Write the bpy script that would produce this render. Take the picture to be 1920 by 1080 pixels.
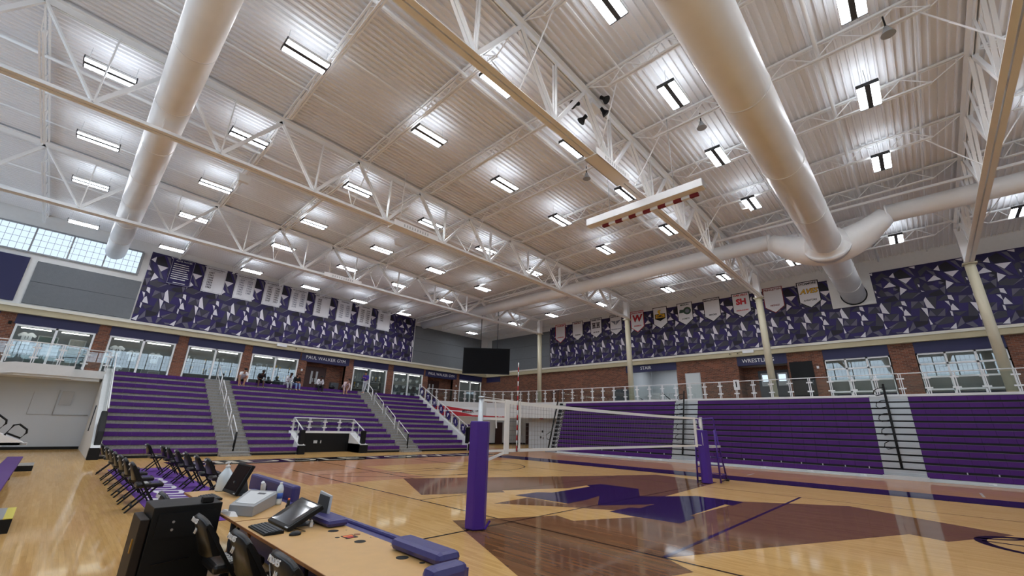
import bpy, bmesh, math, random
from mathutils import Vector, Matrix
for o in list(bpy.data.objects): bpy.data.objects.remove(o)
scn = bpy.context.scene
COL = scn.collection
rnd = random.Random(7)
PI = math.pi

# ------------------------------------------------------------------ camera, world, exposure
cam_d = bpy.data.cameras.new('camera'); cam = bpy.data.objects.new('camera', cam_d); COL.objects.link(cam)
cam_d.sensor_fit = 'HORIZONTAL'; cam_d.sensor_width = 36.0; cam_d.lens = 782.2443/1920*36
cam_d.clip_start = .05; cam_d.clip_end = 400
_y, _p, _r = map(math.radians, (43.96651706, 18.43087963, 1.67237436))
_f = Vector((math.cos(_p)*math.cos(_y), math.cos(_p)*math.sin(_y), math.sin(_p)))
_rt = Vector((math.sin(_y), -math.cos(_y), 0)); _u = _rt.cross(_f)
_R = math.cos(_r)*_rt+math.sin(_r)*_u; _U = -math.sin(_r)*_rt+math.cos(_r)*_u
cam.matrix_world = Matrix(((_R.x, _U.x, -_f.x, 0), (_R.y, _U.y, -_f.y, 0), (_R.z, _U.z, -_f.z, 1.75), (0, 0, 0, 1)))
scn.camera = cam
w = bpy.data.worlds.new('world'); scn.world = w; w.use_nodes = True
w.node_tree.nodes['Background'].inputs[0].default_value = (.75, .85, 1, 1)
w.node_tree.nodes['Background'].inputs[1].default_value = .25
vs = scn.view_settings; vs.view_transform = 'Standard'; vs.look = 'None'; vs.gamma = 1; vs.use_curve_mapping = False
vs.exposure = 0.95
scn.cycles.max_bounces = 7; scn.cycles.diffuse_bounces = 5; scn.cycles.glossy_bounces = 4
scn.cycles.transparent_max_bounces = 24; scn.cycles.transmission_bounces = 4
scn.cycles.sample_clamp_indirect = 6; scn.cycles.caustics_reflective = False; scn.cycles.caustics_refractive = False
LAMP = 22.0      # brightness of the ceiling lights' tubes
DAY = .62        # brightness of the daylit translucent windows

# ------------------------------------------------------------------ materials
def lin(c): return tuple(((v/255)/12.92 if v/255 <= .04045 else ((v/255+.055)/1.055)**2.4) for v in c)
MT = {}
def mat(name, rgb, rough=.5, metal=0, spec=.5, emit=None, estr=0, bump=0, bscale=40, vary=0, vscale=6, coat=0):
    m = bpy.data.materials.new(name); m.use_nodes = True; nt = m.node_tree; b = nt.nodes['Principled BSDF']
    c = (*lin(rgb), 1)
    b.inputs['Base Color'].default_value = c; b.inputs['Roughness'].default_value = rough
    b.inputs['Metallic'].default_value = metal; b.inputs['Specular IOR Level'].default_value = spec
    if coat: b.inputs['Coat Weight'].default_value = coat; b.inputs['Coat Roughness'].default_value = .08
    if emit: b.inputs['Emission Color'].default_value = (*lin(emit), 1); b.inputs['Emission Strength'].default_value = estr
    if bump or vary:
        tc = nt.nodes.new('ShaderNodeTexCoord')
        if vary:
            n = nt.nodes.new('ShaderNodeTexNoise'); n.inputs['Scale'].default_value = vscale; n.inputs['Detail'].default_value = 6
            nt.links.new(tc.outputs['Object'], n.inputs['Vector'])
            r = nt.nodes.new('ShaderNodeValToRGB'); r.color_ramp.elements[0].position = .3; r.color_ramp.elements[1].position = .7
            r.color_ramp.elements[0].color = (*[v*(1-vary) for v in c[:3]], 1); r.color_ramp.elements[1].color = (*[min(1, v*(1+vary)) for v in c[:3]], 1)
            nt.links.new(n.outputs['Fac'], r.inputs['Fac']); nt.links.new(r.outputs['Color'], b.inputs['Base Color'])
        if bump:
            n2 = nt.nodes.new('ShaderNodeTexNoise'); n2.inputs['Scale'].default_value = bscale; n2.inputs['Detail'].default_value = 4
            nt.links.new(tc.outputs['Object'], n2.inputs['Vector'])
            bp = nt.nodes.new('ShaderNodeBump'); bp.inputs['Strength'].default_value = bump; bp.inputs['Distance'].default_value = .02
            nt.links.new(n2.outputs['Fac'], bp.inputs['Height']); nt.links.new(bp.outputs['Normal'], b.inputs['Normal'])
    MT[name] = m; return m
mat('steel', (242, 242, 242), .45)
mat('deck', (234, 234, 236), .5)
mat('duct', (236, 235, 234), .38, vary=.03, vscale=1.5)
mat('duct_dark', (60, 60, 58), .6)
mat('column', (206, 198, 172), .4)
mat('beige', (190, 178, 146), .6, vary=.03)
mat('ledge', (226, 222, 208), .6)
mat('navy', (34, 34, 78), .5)
mat('white_paint', (224, 224, 222), .6, vary=.02)
mat('white_block', (206, 212, 218), .55, bump=.1, bscale=12)
mat('gray_panel', (112, 116, 120), .8, bump=.25, bscale=30, vary=.04)
mat('joint', (70, 73, 76), .8)
mat('purple_seat', (80, 36, 116), .5, spec=.25, vary=.06, vscale=3)
mat('purple_pad', (70, 34, 136), .38, bump=.06, bscale=8)
mat('navy_pad', (58, 54, 112), .4, bump=.08, bscale=10)
mat('concrete', (150, 146, 138), .85, vary=.18, vscale=14)
mat('alu', (190, 196, 200), .35, metal=.55)
mat('alu_light', (205, 208, 208), .45)
mat('black', (9, 9, 10), .5, spec=.3)
mat('black_matte', (10, 10, 11), .8)
mat('black_gloss', (14, 14, 16), .22)
mat('vinyl', (9, 9, 11), .3, bump=.05, bscale=20)
mat('charcoal', (62, 65, 70), .5)
mat('screen_dark', (8, 8, 12), .7, spec=.15)
mat('screen_glass', (30, 33, 36), .06)
mat('cab_black', (9, 9, 10), .45, spec=.3)
mat('cab_brown', (36, 26, 18), .55, spec=.3)
mat('white', (236, 236, 236), .5)
mat('white_rail', (232, 232, 232), .35)
mat('cloth_white', (228, 228, 232), .8)
mat('net_white', (238, 236, 230), .7)
mat('net_cord', (110, 105, 100), .8)
mat('red', (190, 24, 40), .5)
mat('dark_red', (120, 14, 22), .6)
mat('gold', (226, 176, 40), .5)
mat('gold_metal', (205, 160, 70), .3, metal=.8)
mat('silver', (190, 192, 195), .3, metal=.8)
mat('green_dark', (50, 78, 66), .6)
mat('laminate', (206, 164, 104), .35, vary=.04, vscale=9)
mat('lam_edge', (150, 98, 56), .5)
mat('door_brown', (62, 32, 28), .5)
mat('gray_box', (150, 152, 154), .5)
mat('gray_light', (190, 192, 194), .45)
mat('yellow', (214, 200, 80), .6)
mat('skin_a', (190, 142, 114), .6)
mat('skin_b', (92, 62, 46), .6)
mat('hair', (18, 14, 12), .8)
mat('hair_brown', (70, 44, 30), .8)
mat('denim', (130, 150, 190), .8)
mat('gray_cloth', (170, 172, 176), .8)
mat('cloth_black', (20, 20, 24), .8)
mat('cloth_pink', (214, 190, 190), .8)
mat('cloth_purple', (66, 42, 140), .8)
mat('case_gray', (128, 132, 134), .8)
mat('plastic_clear', (215, 225, 230), .15)
mat('water_blue', (90, 150, 205), .15)
mat('label_blue', (50, 90, 180), .4)
mat('orange', (230, 110, 50), .5)
mat('mural_purple', (40, 26, 92), .6)
mat('mural_deep', (30, 20, 72), .6)
mat('mural_slate', (58, 55, 68), .6)
mat('mural_grey', (98, 94, 110), .6)
mat('mural_black', (20, 16, 32), .6)
mat('mural_white', (226, 222, 230), .6)
mat('banner_navy', (40, 32, 84), .8)
mat('ink', (40, 40, 50), .8)
mat('ink_gray', (120, 124, 140), .8)
mat('floor_black', (22, 18, 24), .14)
mat('mat_purple', (92, 40, 140), .75, bump=.2, bscale=60)
mat('blue_screen', (40, 44, 90), .3)
def emis(name, rgb, s):
    m = bpy.data.materials.new(name); m.use_nodes = True; nt = m.node_tree; nt.nodes.clear()
    o = nt.nodes.new('ShaderNodeOutputMaterial'); e = nt.nodes.new('ShaderNodeEmission')
    e.inputs[0].default_value = (*lin(rgb), 1); e.inputs[1].default_value = s
    nt.links.new(e.outputs[0], o.inputs[0]); MT[name] = m; return m
emis('tube', (243, 248, 255), LAMP)
emis('uplight', (236, 245, 255), LAMP*.17)
emis('day', (214, 234, 255), DAY)
emis('day_bright', (212, 232, 252), DAY*4)
emis('case_light', (255, 248, 235), 6)
emis('exit_red', (230, 30, 40), 1.2)
emis('lobby_light', (235, 245, 255), 3)
def glass(name, tint, k, rough=0):
    m = bpy.data.materials.new(name); m.use_nodes = True; nt = m.node_tree; nt.nodes.clear()
    o = nt.nodes.new('ShaderNodeOutputMaterial'); mx = nt.nodes.new('ShaderNodeMixShader')
    t = nt.nodes.new('ShaderNodeBsdfTransparent'); g = nt.nodes.new('ShaderNodeBsdfGlossy'); f = nt.nodes.new('ShaderNodeLayerWeight')
    pw = nt.nodes.new('ShaderNodeMath'); pw.operation = 'POWER'; pw.inputs[1].default_value = 5
    mu = nt.nodes.new('ShaderNodeMath'); mu.operation = 'MULTIPLY_ADD'; mu.use_clamp = True; mu.inputs[1].default_value = .9; mu.inputs[2].default_value = .04*k
    f.inputs['Blend'].default_value = .5
    t.inputs[0].default_value = (*lin(tint), 1); g.inputs['Roughness'].default_value = rough
    nt.links.new(f.outputs['Facing'], pw.inputs[0]); nt.links.new(pw.outputs[0], mu.inputs[0]); nt.links.new(mu.outputs[0], mx.inputs[0])
    nt.links.new(t.outputs[0], mx.inputs[1]); nt.links.new(g.outputs[0], mx.inputs[2]); nt.links.new(mx.outputs[0], o.inputs[0])
    MT[name] = m; return m
glass('glass', (244, 248, 247), 1.2)
glass('case_glass', (236, 242, 242), 1.8)
def brick(name, axis):
    m = bpy.data.materials.new(name); m.use_nodes = True; nt = m.node_tree; b = nt.nodes['Principled BSDF']
    g = nt.nodes.new('ShaderNodeNewGeometry'); s = nt.nodes.new('ShaderNodeSeparateXYZ'); c = nt.nodes.new('ShaderNodeCombineXYZ')
    nt.links.new(g.outputs['Position'], s.inputs[0]); nt.links.new(s.outputs[axis], c.inputs[0]); nt.links.new(s.outputs[2], c.inputs[1])
    t = nt.nodes.new('ShaderNodeTexBrick'); nt.links.new(c.outputs[0], t.inputs['Vector'])
    t.inputs['Scale'].default_value = 1; t.inputs['Brick Width'].default_value = .24; t.inputs['Row Height'].default_value = .085
    t.inputs['Mortar Size'].default_value = .008; t.inputs['Mortar Smooth'].default_value = .2; t.inputs['Bias'].default_value = -.1
    t.inputs['Color1'].default_value = (*lin((134, 80, 56)), 1); t.inputs['Color2'].default_value = (*lin((86, 50, 40)), 1)
    t.inputs['Mortar'].default_value = (*lin((136, 116, 102)), 1)
    nt.links.new(t.outputs['Color'], b.inputs['Base Color']); b.inputs['Roughness'].default_value = .85
    bp = nt.nodes.new('ShaderNodeBump'); bp.inputs['Strength'].default_value = .4; bp.inputs['Distance'].default_value = .01; bp.invert = True
    nt.links.new(t.outputs['Fac'], bp.inputs['Height']); nt.links.new(bp.outputs['Normal'], b.inputs['Normal'])
    MT[name] = m
brick('brick_x', 0); brick('brick_y', 1)
def wood(name, ca, cb, rough=.07):
    m = bpy.data.materials.new(name); m.use_nodes = True; nt = m.node_tree; b = nt.nodes['Principled BSDF']
    g = nt.nodes.new('ShaderNodeNewGeometry'); s = nt.nodes.new('ShaderNodeSeparateXYZ'); c = nt.nodes.new('ShaderNodeCombineXYZ')
    nt.links.new(g.outputs['Position'], s.inputs[0]); nt.links.new(s.outputs[1], c.inputs[0]); nt.links.new(s.outputs[0], c.inputs[1])
    t = nt.nodes.new('ShaderNodeTexBrick'); nt.links.new(c.outputs[0], t.inputs['Vector'])
    t.inputs['Scale'].default_value = 1; t.inputs['Brick Width'].default_value = 1.1; t.inputs['Row Height'].default_value = .057
    t.inputs['Mortar Size'].default_value = .0007; t.inputs['Mortar Smooth'].default_value = .3; t.offset = .37
    t.inputs['Color1'].default_value = (*lin(ca), 1); t.inputs['Color2'].default_value = (*lin(cb), 1)
    t.inputs['Mortar'].default_value = (*[v*.6 for v in lin(cb)], 1)
    mp = nt.nodes.new('ShaderNodeMapping'); mp.inputs['Scale'].default_value = (1.2, 16, 1)
    nt.links.new(c.outputs[0], mp.inputs['Vector'])
    n = nt.nodes.new('ShaderNodeTexNoise'); n.inputs['Scale'].default_value = 1.6; n.inputs['Detail'].default_value = 8; n.inputs['Roughness'].default_value = .7
    nt.links.new(mp.outputs[0], n.inputs['Vector'])
    r = nt.nodes.new('ShaderNodeValToRGB'); r.color_ramp.elements[0].position = .3; r.color_ramp.elements[1].position = .68
    r.color_ramp.elements[0].color = (.8, .75, .7, 1); r.color_ramp.elements[1].color = (1.06, 1.05, 1.03, 1)
    nt.links.new(n.outputs['Fac'], r.inputs['Fac'])
    mx = nt.nodes.new('ShaderNodeMix'); mx.data_type = 'RGBA'; mx.blend_type = 'MULTIPLY'; mx.inputs[0].default_value = .8
    nt.links.new(t.outputs['Color'], mx.inputs[6]); nt.links.new(r.outputs['Color'], mx.inputs[7])
    # lacquered boards: diffuse wood under a clear glossy film whose strength grows towards grazing angles
    nt.nodes.remove(b); out = next(q for q in nt.nodes if q.type == 'OUTPUT_MATERIAL')
    df = nt.nodes.new('ShaderNodeBsdfDiffuse'); gl = nt.nodes.new('ShaderNodeBsdfGlossy'); ms = nt.nodes.new('ShaderNodeMixShader'); lw = nt.nodes.new('ShaderNodeLayerWeight')
    lw.inputs['Blend'].default_value = .5; gl.inputs['Roughness'].default_value = rough
    pw = nt.nodes.new('ShaderNodeMath'); pw.operation = 'POWER'; pw.inputs[1].default_value = 3.0
    ma = nt.nodes.new('ShaderNodeMath'); ma.operation = 'MULTIPLY_ADD'; ma.inputs[1].default_value = .52; ma.inputs[2].default_value = .06
    nt.links.new(lw.outputs['Facing'], pw.inputs[0]); nt.links.new(pw.outputs[0], ma.inputs[0]); nt.links.new(ma.outputs[0], ms.inputs[0])
    nt.links.new(mx.outputs[2], df.inputs['Color']); nt.links.new(df.outputs[0], ms.inputs[1]); nt.links.new(gl.outputs[0], ms.inputs[2]); nt.links.new(ms.outputs[0], out.inputs[0])
    MT[name] = m
wood('maple', (226, 185, 122), (212, 169, 107))
wood('maple_brown', (136, 98, 68), (112, 76, 52))
wood('maple_rose', (208, 156, 118), (196, 143, 105))
wood('maple_tan', (216, 168, 110), (200, 150, 94))
wood('court_purple', (42, 27, 80), (38, 24, 74))
wood('court_dark', (26, 20, 30), (22, 17, 26))
wood('court_white', (226, 220, 204), (214, 206, 190))

# ------------------------------------------------------------------ mesh builder
WM = {}     # world matrices of everything built (nothing is evaluated yet)
class MB:
    def __init__(s): s.v = []; s.f = []; s.m = []; s.sm = []
    def add(s, vs, fs, mi=0, smooth=False):
        k = len(s.v); s.v += [Vector(q) for q in vs]
        for f in fs: s.f.append([k+i for i in f]); s.m.append(mi); s.sm.append(smooth)
        return s
    def box(s, x0, y0, z0, x1, y1, z1, mi=0):
        x0, x1 = min(x0, x1), max(x0, x1); y0, y1 = min(y0, y1), max(y0, y1); z0, z1 = min(z0, z1), max(z0, z1)
        return s.add([(x0,y0,z0),(x1,y0,z0),(x1,y1,z0),(x0,y1,z0),(x0,y0,z1),(x1,y0,z1),(x1,y1,z1),(x0,y1,z1)],
            [(3,2,1,0),(4,5,6,7),(0,1,5,4),(1,2,6,5),(2,3,7,6),(3,0,4,7)], mi)
    def hexa(s, a, b, mi=0):     # two quads (bottom a, top b, both counter-clockwise from above)
        return s.add(list(a)+list(b), [(3,2,1,0),(4,5,6,7),(0,1,5,4),(1,2,6,5),(2,3,7,6),(3,0,4,7)], mi)
    def bar(s, p, q, wd, h=None, up=(0,0,1), mi=0):
        p = Vector(p); q = Vector(q); d = (q-p).normalized(); u = Vector(up)
        if abs(d.dot(u)) > .99: u = Vector((1,0,0))
        sd = d.cross(u).normalized()*wd/2; u = sd.cross(d).normalized()*(h or wd)/2
        a = [p-sd-u, p+sd-u, p+sd+u, p-sd+u]; b = [v+(q-p) for v in a]
        return s.add(a+b, [(3,2,1,0),(4,5,6,7),(0,1,5,4),(1,2,6,5),(2,3,7,6),(3,0,4,7)], mi)
    def ring(s, c, ax, r, n, ref=None):
        ax = Vector(ax).normalized(); u = Vector(ref) if ref else (Vector((0,0,1)) if abs(ax.z) < .9 else Vector((1,0,0)))
        a = ax.cross(u).normalized(); b = a.cross(ax)
        return [Vector(c)+a*(r*math.cos(2*PI*i/n))+b*(r*math.sin(2*PI*i/n)) for i in range(n)]
    def tube(s, pts, r, n=8, mi=0, caps=True):
        pts = [Vector(p) for p in pts]; rs = r if isinstance(r, (list, tuple)) else [r]*len(pts); k = len(s.v)
        for i, p in enumerate(pts):
            d = (pts[min(i+1, len(pts)-1)]-pts[max(i-1, 0)])
            s.v += s.ring(p, d, rs[i], n)
        for i in range(len(pts)-1):
            for j in range(n):
                s.f.append([k+i*n+(j+1)%n, k+i*n+j, k+(i+1)*n+j, k+(i+1)*n+(j+1)%n]); s.m.append(mi); s.sm.append(n > 5)
        if caps:
            for f in (list(range(k, k+n)), list(range(k+(len(pts)-1)*n, k+len(pts)*n))[::-1]): s.f.append(f); s.m.append(mi); s.sm.append(False)
        return s
    def lathe(s, c, prof, n=16, mi=0):    # prof: (radius, height) from bottom up
        c = Vector(c); return s.tube([c+Vector((0,0,h)) for r, h in prof], [max(r, .0005) for r, h in prof], n, mi) if False else s._lathe(c, prof, n, mi)
    def _lathe(s, c, prof, n, mi):
        k = len(s.v)
        for r, h in prof: s.v += [c+Vector((max(r,.0004)*math.cos(2*PI*i/n), max(r,.0004)*math.sin(2*PI*i/n), h)) for i in range(n)]
        for i in range(len(prof)-1):
            for j in range(n): s.f.append([k+i*n+j, k+i*n+(j+1)%n, k+(i+1)*n+(j+1)%n, k+(i+1)*n+j]); s.m.append(mi); s.sm.append(True)
        s.f.append(list(range(k, k+n))[::-1]); s.m.append(mi); s.sm.append(False)
        s.f.append(list(range(k+(len(prof)-1)*n, k+len(prof)*n))); s.m.append(mi); s.sm.append(False)
        return s
    def ball(s, c, r, n=12, mi=0, sc=(1,1,1)):
        c = Vector(c); k = len(s.v); m = n//2
        for i in range(m+1):
            a = PI*i/m
            s.v += [c+Vector((sc[0]*r*max(math.sin(a),.01)*math.cos(2*PI*j/n), sc[1]*r*max(math.sin(a),.01)*math.sin(2*PI*j/n), -sc[2]*r*math.cos(a))) for j in range(n)]
        for i in range(m):
            for j in range(n): s.f.append([k+i*n+j, k+i*n+(j+1)%n, k+(i+1)*n+(j+1)%n, k+(i+1)*n+j]); s.m.append(mi); s.sm.append(True)
        return s
    def prism(s, pts, off, mi=0):         # planar polygon pts extruded by vector off
        n = len(pts); off = Vector(off); a = [Vector(p) for p in pts]; b = [p+off for p in a]
        nrm = Vector((0,0,0))
        for i in range(n): nrm += a[i].cross(a[(i+1)%n])
        if nrm.dot(off) < 0: a, b = b, a
        return s.add(a+b, [list(range(n))[::-1], list(range(n, 2*n))]+[(i, (i+1)%n, n+(i+1)%n, n+i) for i in range(n)], mi)
    def poly(s, pts, mi=0): return s.add(pts, [list(range(len(pts)))], mi)
    def build(s, name, mats, parent=None, bevel=0, kind=None):
        if not isinstance(mats, (list, tuple)): mats = [mats]
        if parent is None:
            lo = [min(v[i] for v in s.v) for i in range(3)]; hi = [max(v[i] for v in s.v) for i in range(3)]
            W = Matrix.Translation(((lo[0]+hi[0])/2, (lo[1]+hi[1])/2, lo[2])); inv = W.inverted()
        else: W = WM[parent.name]; inv = W.inverted()
        me = bpy.data.meshes.new(name); me.from_pydata([inv @ v for v in s.v], [], s.f)
        for mm in mats: me.materials.append(MT[mm])
        me.polygons.foreach_set('material_index', s.m); me.polygons.foreach_set('use_smooth', s.sm)
        me.update()
        o = bpy.data.objects.new(name, me); COL.objects.link(o)
        if parent is not None: o.parent = parent
        else: o.matrix_world = W
        WM[o.name] = W
        if bevel:
            b = o.modifiers.new('bevel', 'BEVEL'); b.width = bevel; b.segments = 2; b.limit_method = 'ANGLE'
        if kind: o['kind'] = kind
        return o
def tag(o, label, cat, group=None, kind=None):
    o['label'] = label; o['category'] = cat
    if group: o['group'] = group
    if kind: o['kind'] = kind
    return o
def thing(name, label, cat, loc=(0,0,0), rz=0, group=None):
    o = bpy.data.objects.new(name, None); COL.objects.link(o); o.empty_display_size = .2
    o.location = loc; o.rotation_euler = (0, 0, rz)
    WM[o.name] = Matrix.Translation(loc) @ Matrix.Rotation(rz, 4, 'Z')
    return tag(o, label, cat, group)
def struct(name, loc=(0,0,0)):
    o = bpy.data.objects.new(name, None); COL.objects.link(o); o.location = loc; o['kind'] = 'structure'
    WM[o.name] = Matrix.Translation(loc); return o
def dup(root, loc, rz=None, label=None, group=None):
    def rec(o, par):
        c = o.copy(); COL.objects.link(c)
        if par is not None: c.parent = par
        for ch in kids.get(o.name, []): rec(ch, c)
        return c
    kids = {}
    def coll(o):
        kids[o.name] = [x for x in o.children]
        for x in o.children: coll(x)
    coll(root)
    r = rec(root, None); r.location = loc
    if rz is not None: r.rotation_euler = (0, 0, rz)
    WM[r.name] = Matrix.Translation(loc) @ Matrix.Rotation(r.rotation_euler[2], 4, 'Z')
    if label: r['label'] = label
    if group: r['group'] = group
    return r
def text(s, pos, xdir, ydir, size, m, parent, name='lettering', align='CENTER', ext=.004, sx=1.0, shear=0, bold=0):
    cu = bpy.data.curves.new(name, 'FONT'); cu.body = s; cu.size = size; cu.align_x = align; cu.align_y = 'CENTER'; cu.extrude = ext
    cu.resolution_u = 2; cu.shear = shear; cu.offset = bold
    cu.materials.append(MT[m])
    o = bpy.data.objects.new(name, cu); COL.objects.link(o)
    x = Vector(xdir).normalized(); y = Vector(ydir).normalized(); z = x.cross(y)
    M = Matrix(((x.x*sx, y.x, z.x, pos[0]), (x.y*sx, y.y, z.y, pos[1]), (x.z*sx, y.z, z.z, pos[2]), (0,0,0,1)))
    o.parent = parent
    L = WM[parent.name].inverted() @ M
    o.matrix_local = L
    WM[o.name] = M
    return o
def fonts_to_mesh():
    bpy.context.view_layer.update(); dg = bpy.context.evaluated_depsgraph_get(); cache = {}
    for o in [q for q in bpy.data.objects if q.type == 'FONT']:
        d = o.data.name
        if d not in cache: cache[d] = bpy.data.meshes.new_from_object(o.evaluated_get(dg))
    for o in [q for q in bpy.data.objects if q.type == 'FONT']:
        me = cache[o.data.name]; nm = o.name; par = o.parent; ml = o.matrix_local.copy(); ks = o.keys()
        bpy.data.objects.remove(o)
        n = bpy.data.objects.new(nm, me); COL.objects.link(n); n.parent = par; n.matrix_local = ml
ORD = ['first','second','third','fourth','fifth','sixth','seventh','eighth','ninth','tenth','eleventh','twelfth','thirteenth','fourteenth','fifteenth','sixteenth','seventeenth','eighteenth','nineteenth','twentieth']

# ------------------------------------------------------------------ dimensions (metres; camera above the origin)
XR, YL, XB, YB = 32.0, 34.4, -9.5, -22.0       # planes of the four walls
DK = 3.85                                       # level of the upper concourse
def zdeck(x, y): return 13.25-.037*x-.02*y      # underside of the roof deck
def ztop(x, y): return zdeck(x, y)-.30          # underside of the truss top chords
TY = [24.9, 15.6, 6.2, -3.1, -12.4]             # trusses
# ------------------------------------------------------------------ floor with its painted court
fl = MB(); Z0 = 0
fl.add([(XB,YB,0),(41,YB,0),(41,43,0),(XB,43,0)], [(0,1,2,3)], 0)
def fp(pts, mi, z): fl.poly([(x, y, z) for x, y in pts], mi)
def fr(x0, y0, x1, y1, mi, z): fp([(x0,y0),(x1,y0),(x1,y1),(x0,y1)], mi, z)
fr(21.05, YB, 27.2, 30, 2, .0006)                        # rose stained border beyond the far sideline
fr(4.0, 17.6, 21.0, 20.8, 2, .0006); fr(5.6, 13.2, 9.6, 20.8, 2, .0005)
fr(19.15, -14, 21.05, 20.2, 4, .0012)                    # purple sideline
fr(3.6, 20.9, 21.0, 22.95, 5, .0010)                     # black baseline band
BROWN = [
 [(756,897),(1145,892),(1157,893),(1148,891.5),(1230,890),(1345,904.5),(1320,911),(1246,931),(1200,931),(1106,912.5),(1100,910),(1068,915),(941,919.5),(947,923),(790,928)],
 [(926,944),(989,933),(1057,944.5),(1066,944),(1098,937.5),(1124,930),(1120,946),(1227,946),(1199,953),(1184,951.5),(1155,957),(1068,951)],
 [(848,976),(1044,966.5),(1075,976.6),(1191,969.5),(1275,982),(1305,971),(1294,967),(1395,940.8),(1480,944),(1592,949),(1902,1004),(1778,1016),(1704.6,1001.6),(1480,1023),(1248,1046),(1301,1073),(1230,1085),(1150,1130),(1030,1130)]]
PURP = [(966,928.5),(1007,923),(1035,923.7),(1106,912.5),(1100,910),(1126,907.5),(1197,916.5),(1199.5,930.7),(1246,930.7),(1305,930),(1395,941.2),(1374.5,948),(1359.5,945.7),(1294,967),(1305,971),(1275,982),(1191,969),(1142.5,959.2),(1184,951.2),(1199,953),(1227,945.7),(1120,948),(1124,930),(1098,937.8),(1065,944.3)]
def unproj(px, py):       # where a painted corner lies on the floor
    c = Vector((px-960, 540-py, 782.2443)); d = _R*c.x+_U*c.y+_f*c.z; t = -1.75/d.z
    return (d.x*t, d.y*t)
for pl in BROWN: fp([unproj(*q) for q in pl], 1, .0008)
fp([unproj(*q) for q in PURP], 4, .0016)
def line(x0, y0, x1, y1, wd, mi=5, z=.0022):
    if abs(x1-x0) < abs(y1-y0): fr(x0-wd/2, y0, x1+wd/2, y1, mi, z)
    else: fr(x0, y0-wd/2, x1, y1+wd/2, mi, z)
line(6.67, -3, 6.67, 17.8, .05); line(15.95, -3, 15.95, 15.6, .03)
line(2.4, 6.26, 6.67, 6.26, .05); line(6.67, 6.26, 11.4, 6.26, .05); line(11.4, 6.26, 17.2, 6.26, .05, 5, .0023)
line(6.67, 3.19, 15.95, 3.19, .07, 4); line(6.67, 9.37, 15.95, 9.37, .035)
line(6.67, 15.6, 15.95, 15.6, .04); line(9.0, 13.0, 9.0, 20.9, .05); line(13.8, 13.0, 13.8, 20.9, .05)
line(9.0, 14.9, 13.8, 14.9, .05); line(5.7, 16.9, 9.0, 16.9, .03)
def arc(cx, cy, r, a0, a1, wd, n=40, mi=5, z=.0022):
    for i in range(n):
        a = a0+(a1-a0)*i/n; b = a0+(a1-a0)*(i+1)/n
        fp([(cx+(r-wd/2)*math.cos(a), cy+(r-wd/2)*math.sin(a)), (cx+(r+wd/2)*math.cos(a), cy+(r+wd/2)*math.sin(a)), (cx+(r+wd/2)*math.cos(b), cy+(r+wd/2)*math.sin(b)), (cx+(r-wd/2)*math.cos(b), cy+(r-wd/2)*math.sin(b))], mi, z)
arc(14.2, 16.0, 2.5, -PI*.95, PI*.2, .06); arc(11.4, 14.9, 1.8, -PI, 0, .05); arc(11.4, 19.3, 6.1, -PI*.75, -PI*.45, .05)
# painted basketball at the edge of the court
arc(12.45, -1.2, .92, 0, 2*PI, .17); arc(11.2, -2.4, 1.1, .35, 1.3, .09); arc(13.7, .1, 1.1, PI+.3, PI+1.3, .09); line(12.4, -2.1, 12.4, -.3, .08)
for y in (6.3, -.9, 9.0): fr(21.6+.5*(y > 0), y, 23.2, y+.07, 6, .0014)
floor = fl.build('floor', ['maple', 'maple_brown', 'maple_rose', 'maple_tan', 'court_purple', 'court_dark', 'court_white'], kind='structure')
text('MIDDLETOWN', (11.4, 21.95, .003), (1,0,0), (0,1,0), 1.75, 'court_white', floor, 'floor_lettering', ext=.0005, sx=1.28, bold=.02)

# ------------------------------------------------------------------ roof deck (deep ribbed metal deck, ribs along X)
cm = MB(); y = YB; P = .2
xs = [XB-.2, 41]
prof = []
while y < 43: prof += [(y, 0), (y+.125, 0), (y+.14, -.075), (y+.185, -.075)]; y += P
k = len(cm.v)
for x in xs: cm.v += [Vector((x, yy, zdeck(x, yy)+dz)) for yy, dz in prof]
n = len(prof)
for i in range(n-1): cm.f.append([k+i, k+i+1, k+n+i+1, k+n+i]); cm.m.append(0); cm.sm.append(False)
ceiling = cm.build('ceiling', ['deck'], kind='structure')

# ------------------------------------------------------------------ left wall (the one with the display windows), plane y = YL
WL = struct('wall_left', (11, YL, 0))
b = MB()
BAYS = [(-2.56,.62),(1.22,4.44),(5.06,8.27),(8.86,12.12),(12.74,15.95),(16.6,19.82),(20.44,23.68),(24.28,27.42),(28.2,31.3)]
px = XB
for x0, x1 in BAYS: b.box(px, YL, DK, x0, YL+.4, 6.84); px = x1
b.box(px, YL, DK, XR+.0, YL+.4, 6.84)
b.build('brick_pier', ['brick_x'], WL)
DOORS_L = (4, 7)
h = MB()
for i, (x0, x1) in enumerate(BAYS): h.box(x0-.04, YL-.03, 6.28 if i not in DOORS_L else 6.18, x1+.04, YL+.35, 6.835)
h.box(-4.6, YL-.03, 6.28, -3.2, YL+.35, 6.835)
h.build('header_panel', ['navy'], WL)
u = MB(); u.box(XB, YL+.04, 7.1, XR+.4, YL+.4, 12.9); u.build('upper_wall', ['white_paint'], WL)
g = MB(); j = MB()
def panels(x0, x1, z0, z1, cuts):
    zz = [z0]+cuts+[z1]
    for a, c in zip(zz, zz[1:]): g.box(x0, YL-.03, a+.012, x1, YL+.05, c-.012)
    j.box(x0+.01, YL-.01, z0, x1-.01, YL+.045, z1)
panels(-2.66, 1.83, 7.42, 9.84, [8.66]); panels(22.3, 31.0, 7.32, 10.9, [8.45, 9.7])
g.build('gray_acoustic_panel', ['gray_panel'], WL); j.build('panel_joint', ['joint'], WL)
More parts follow.
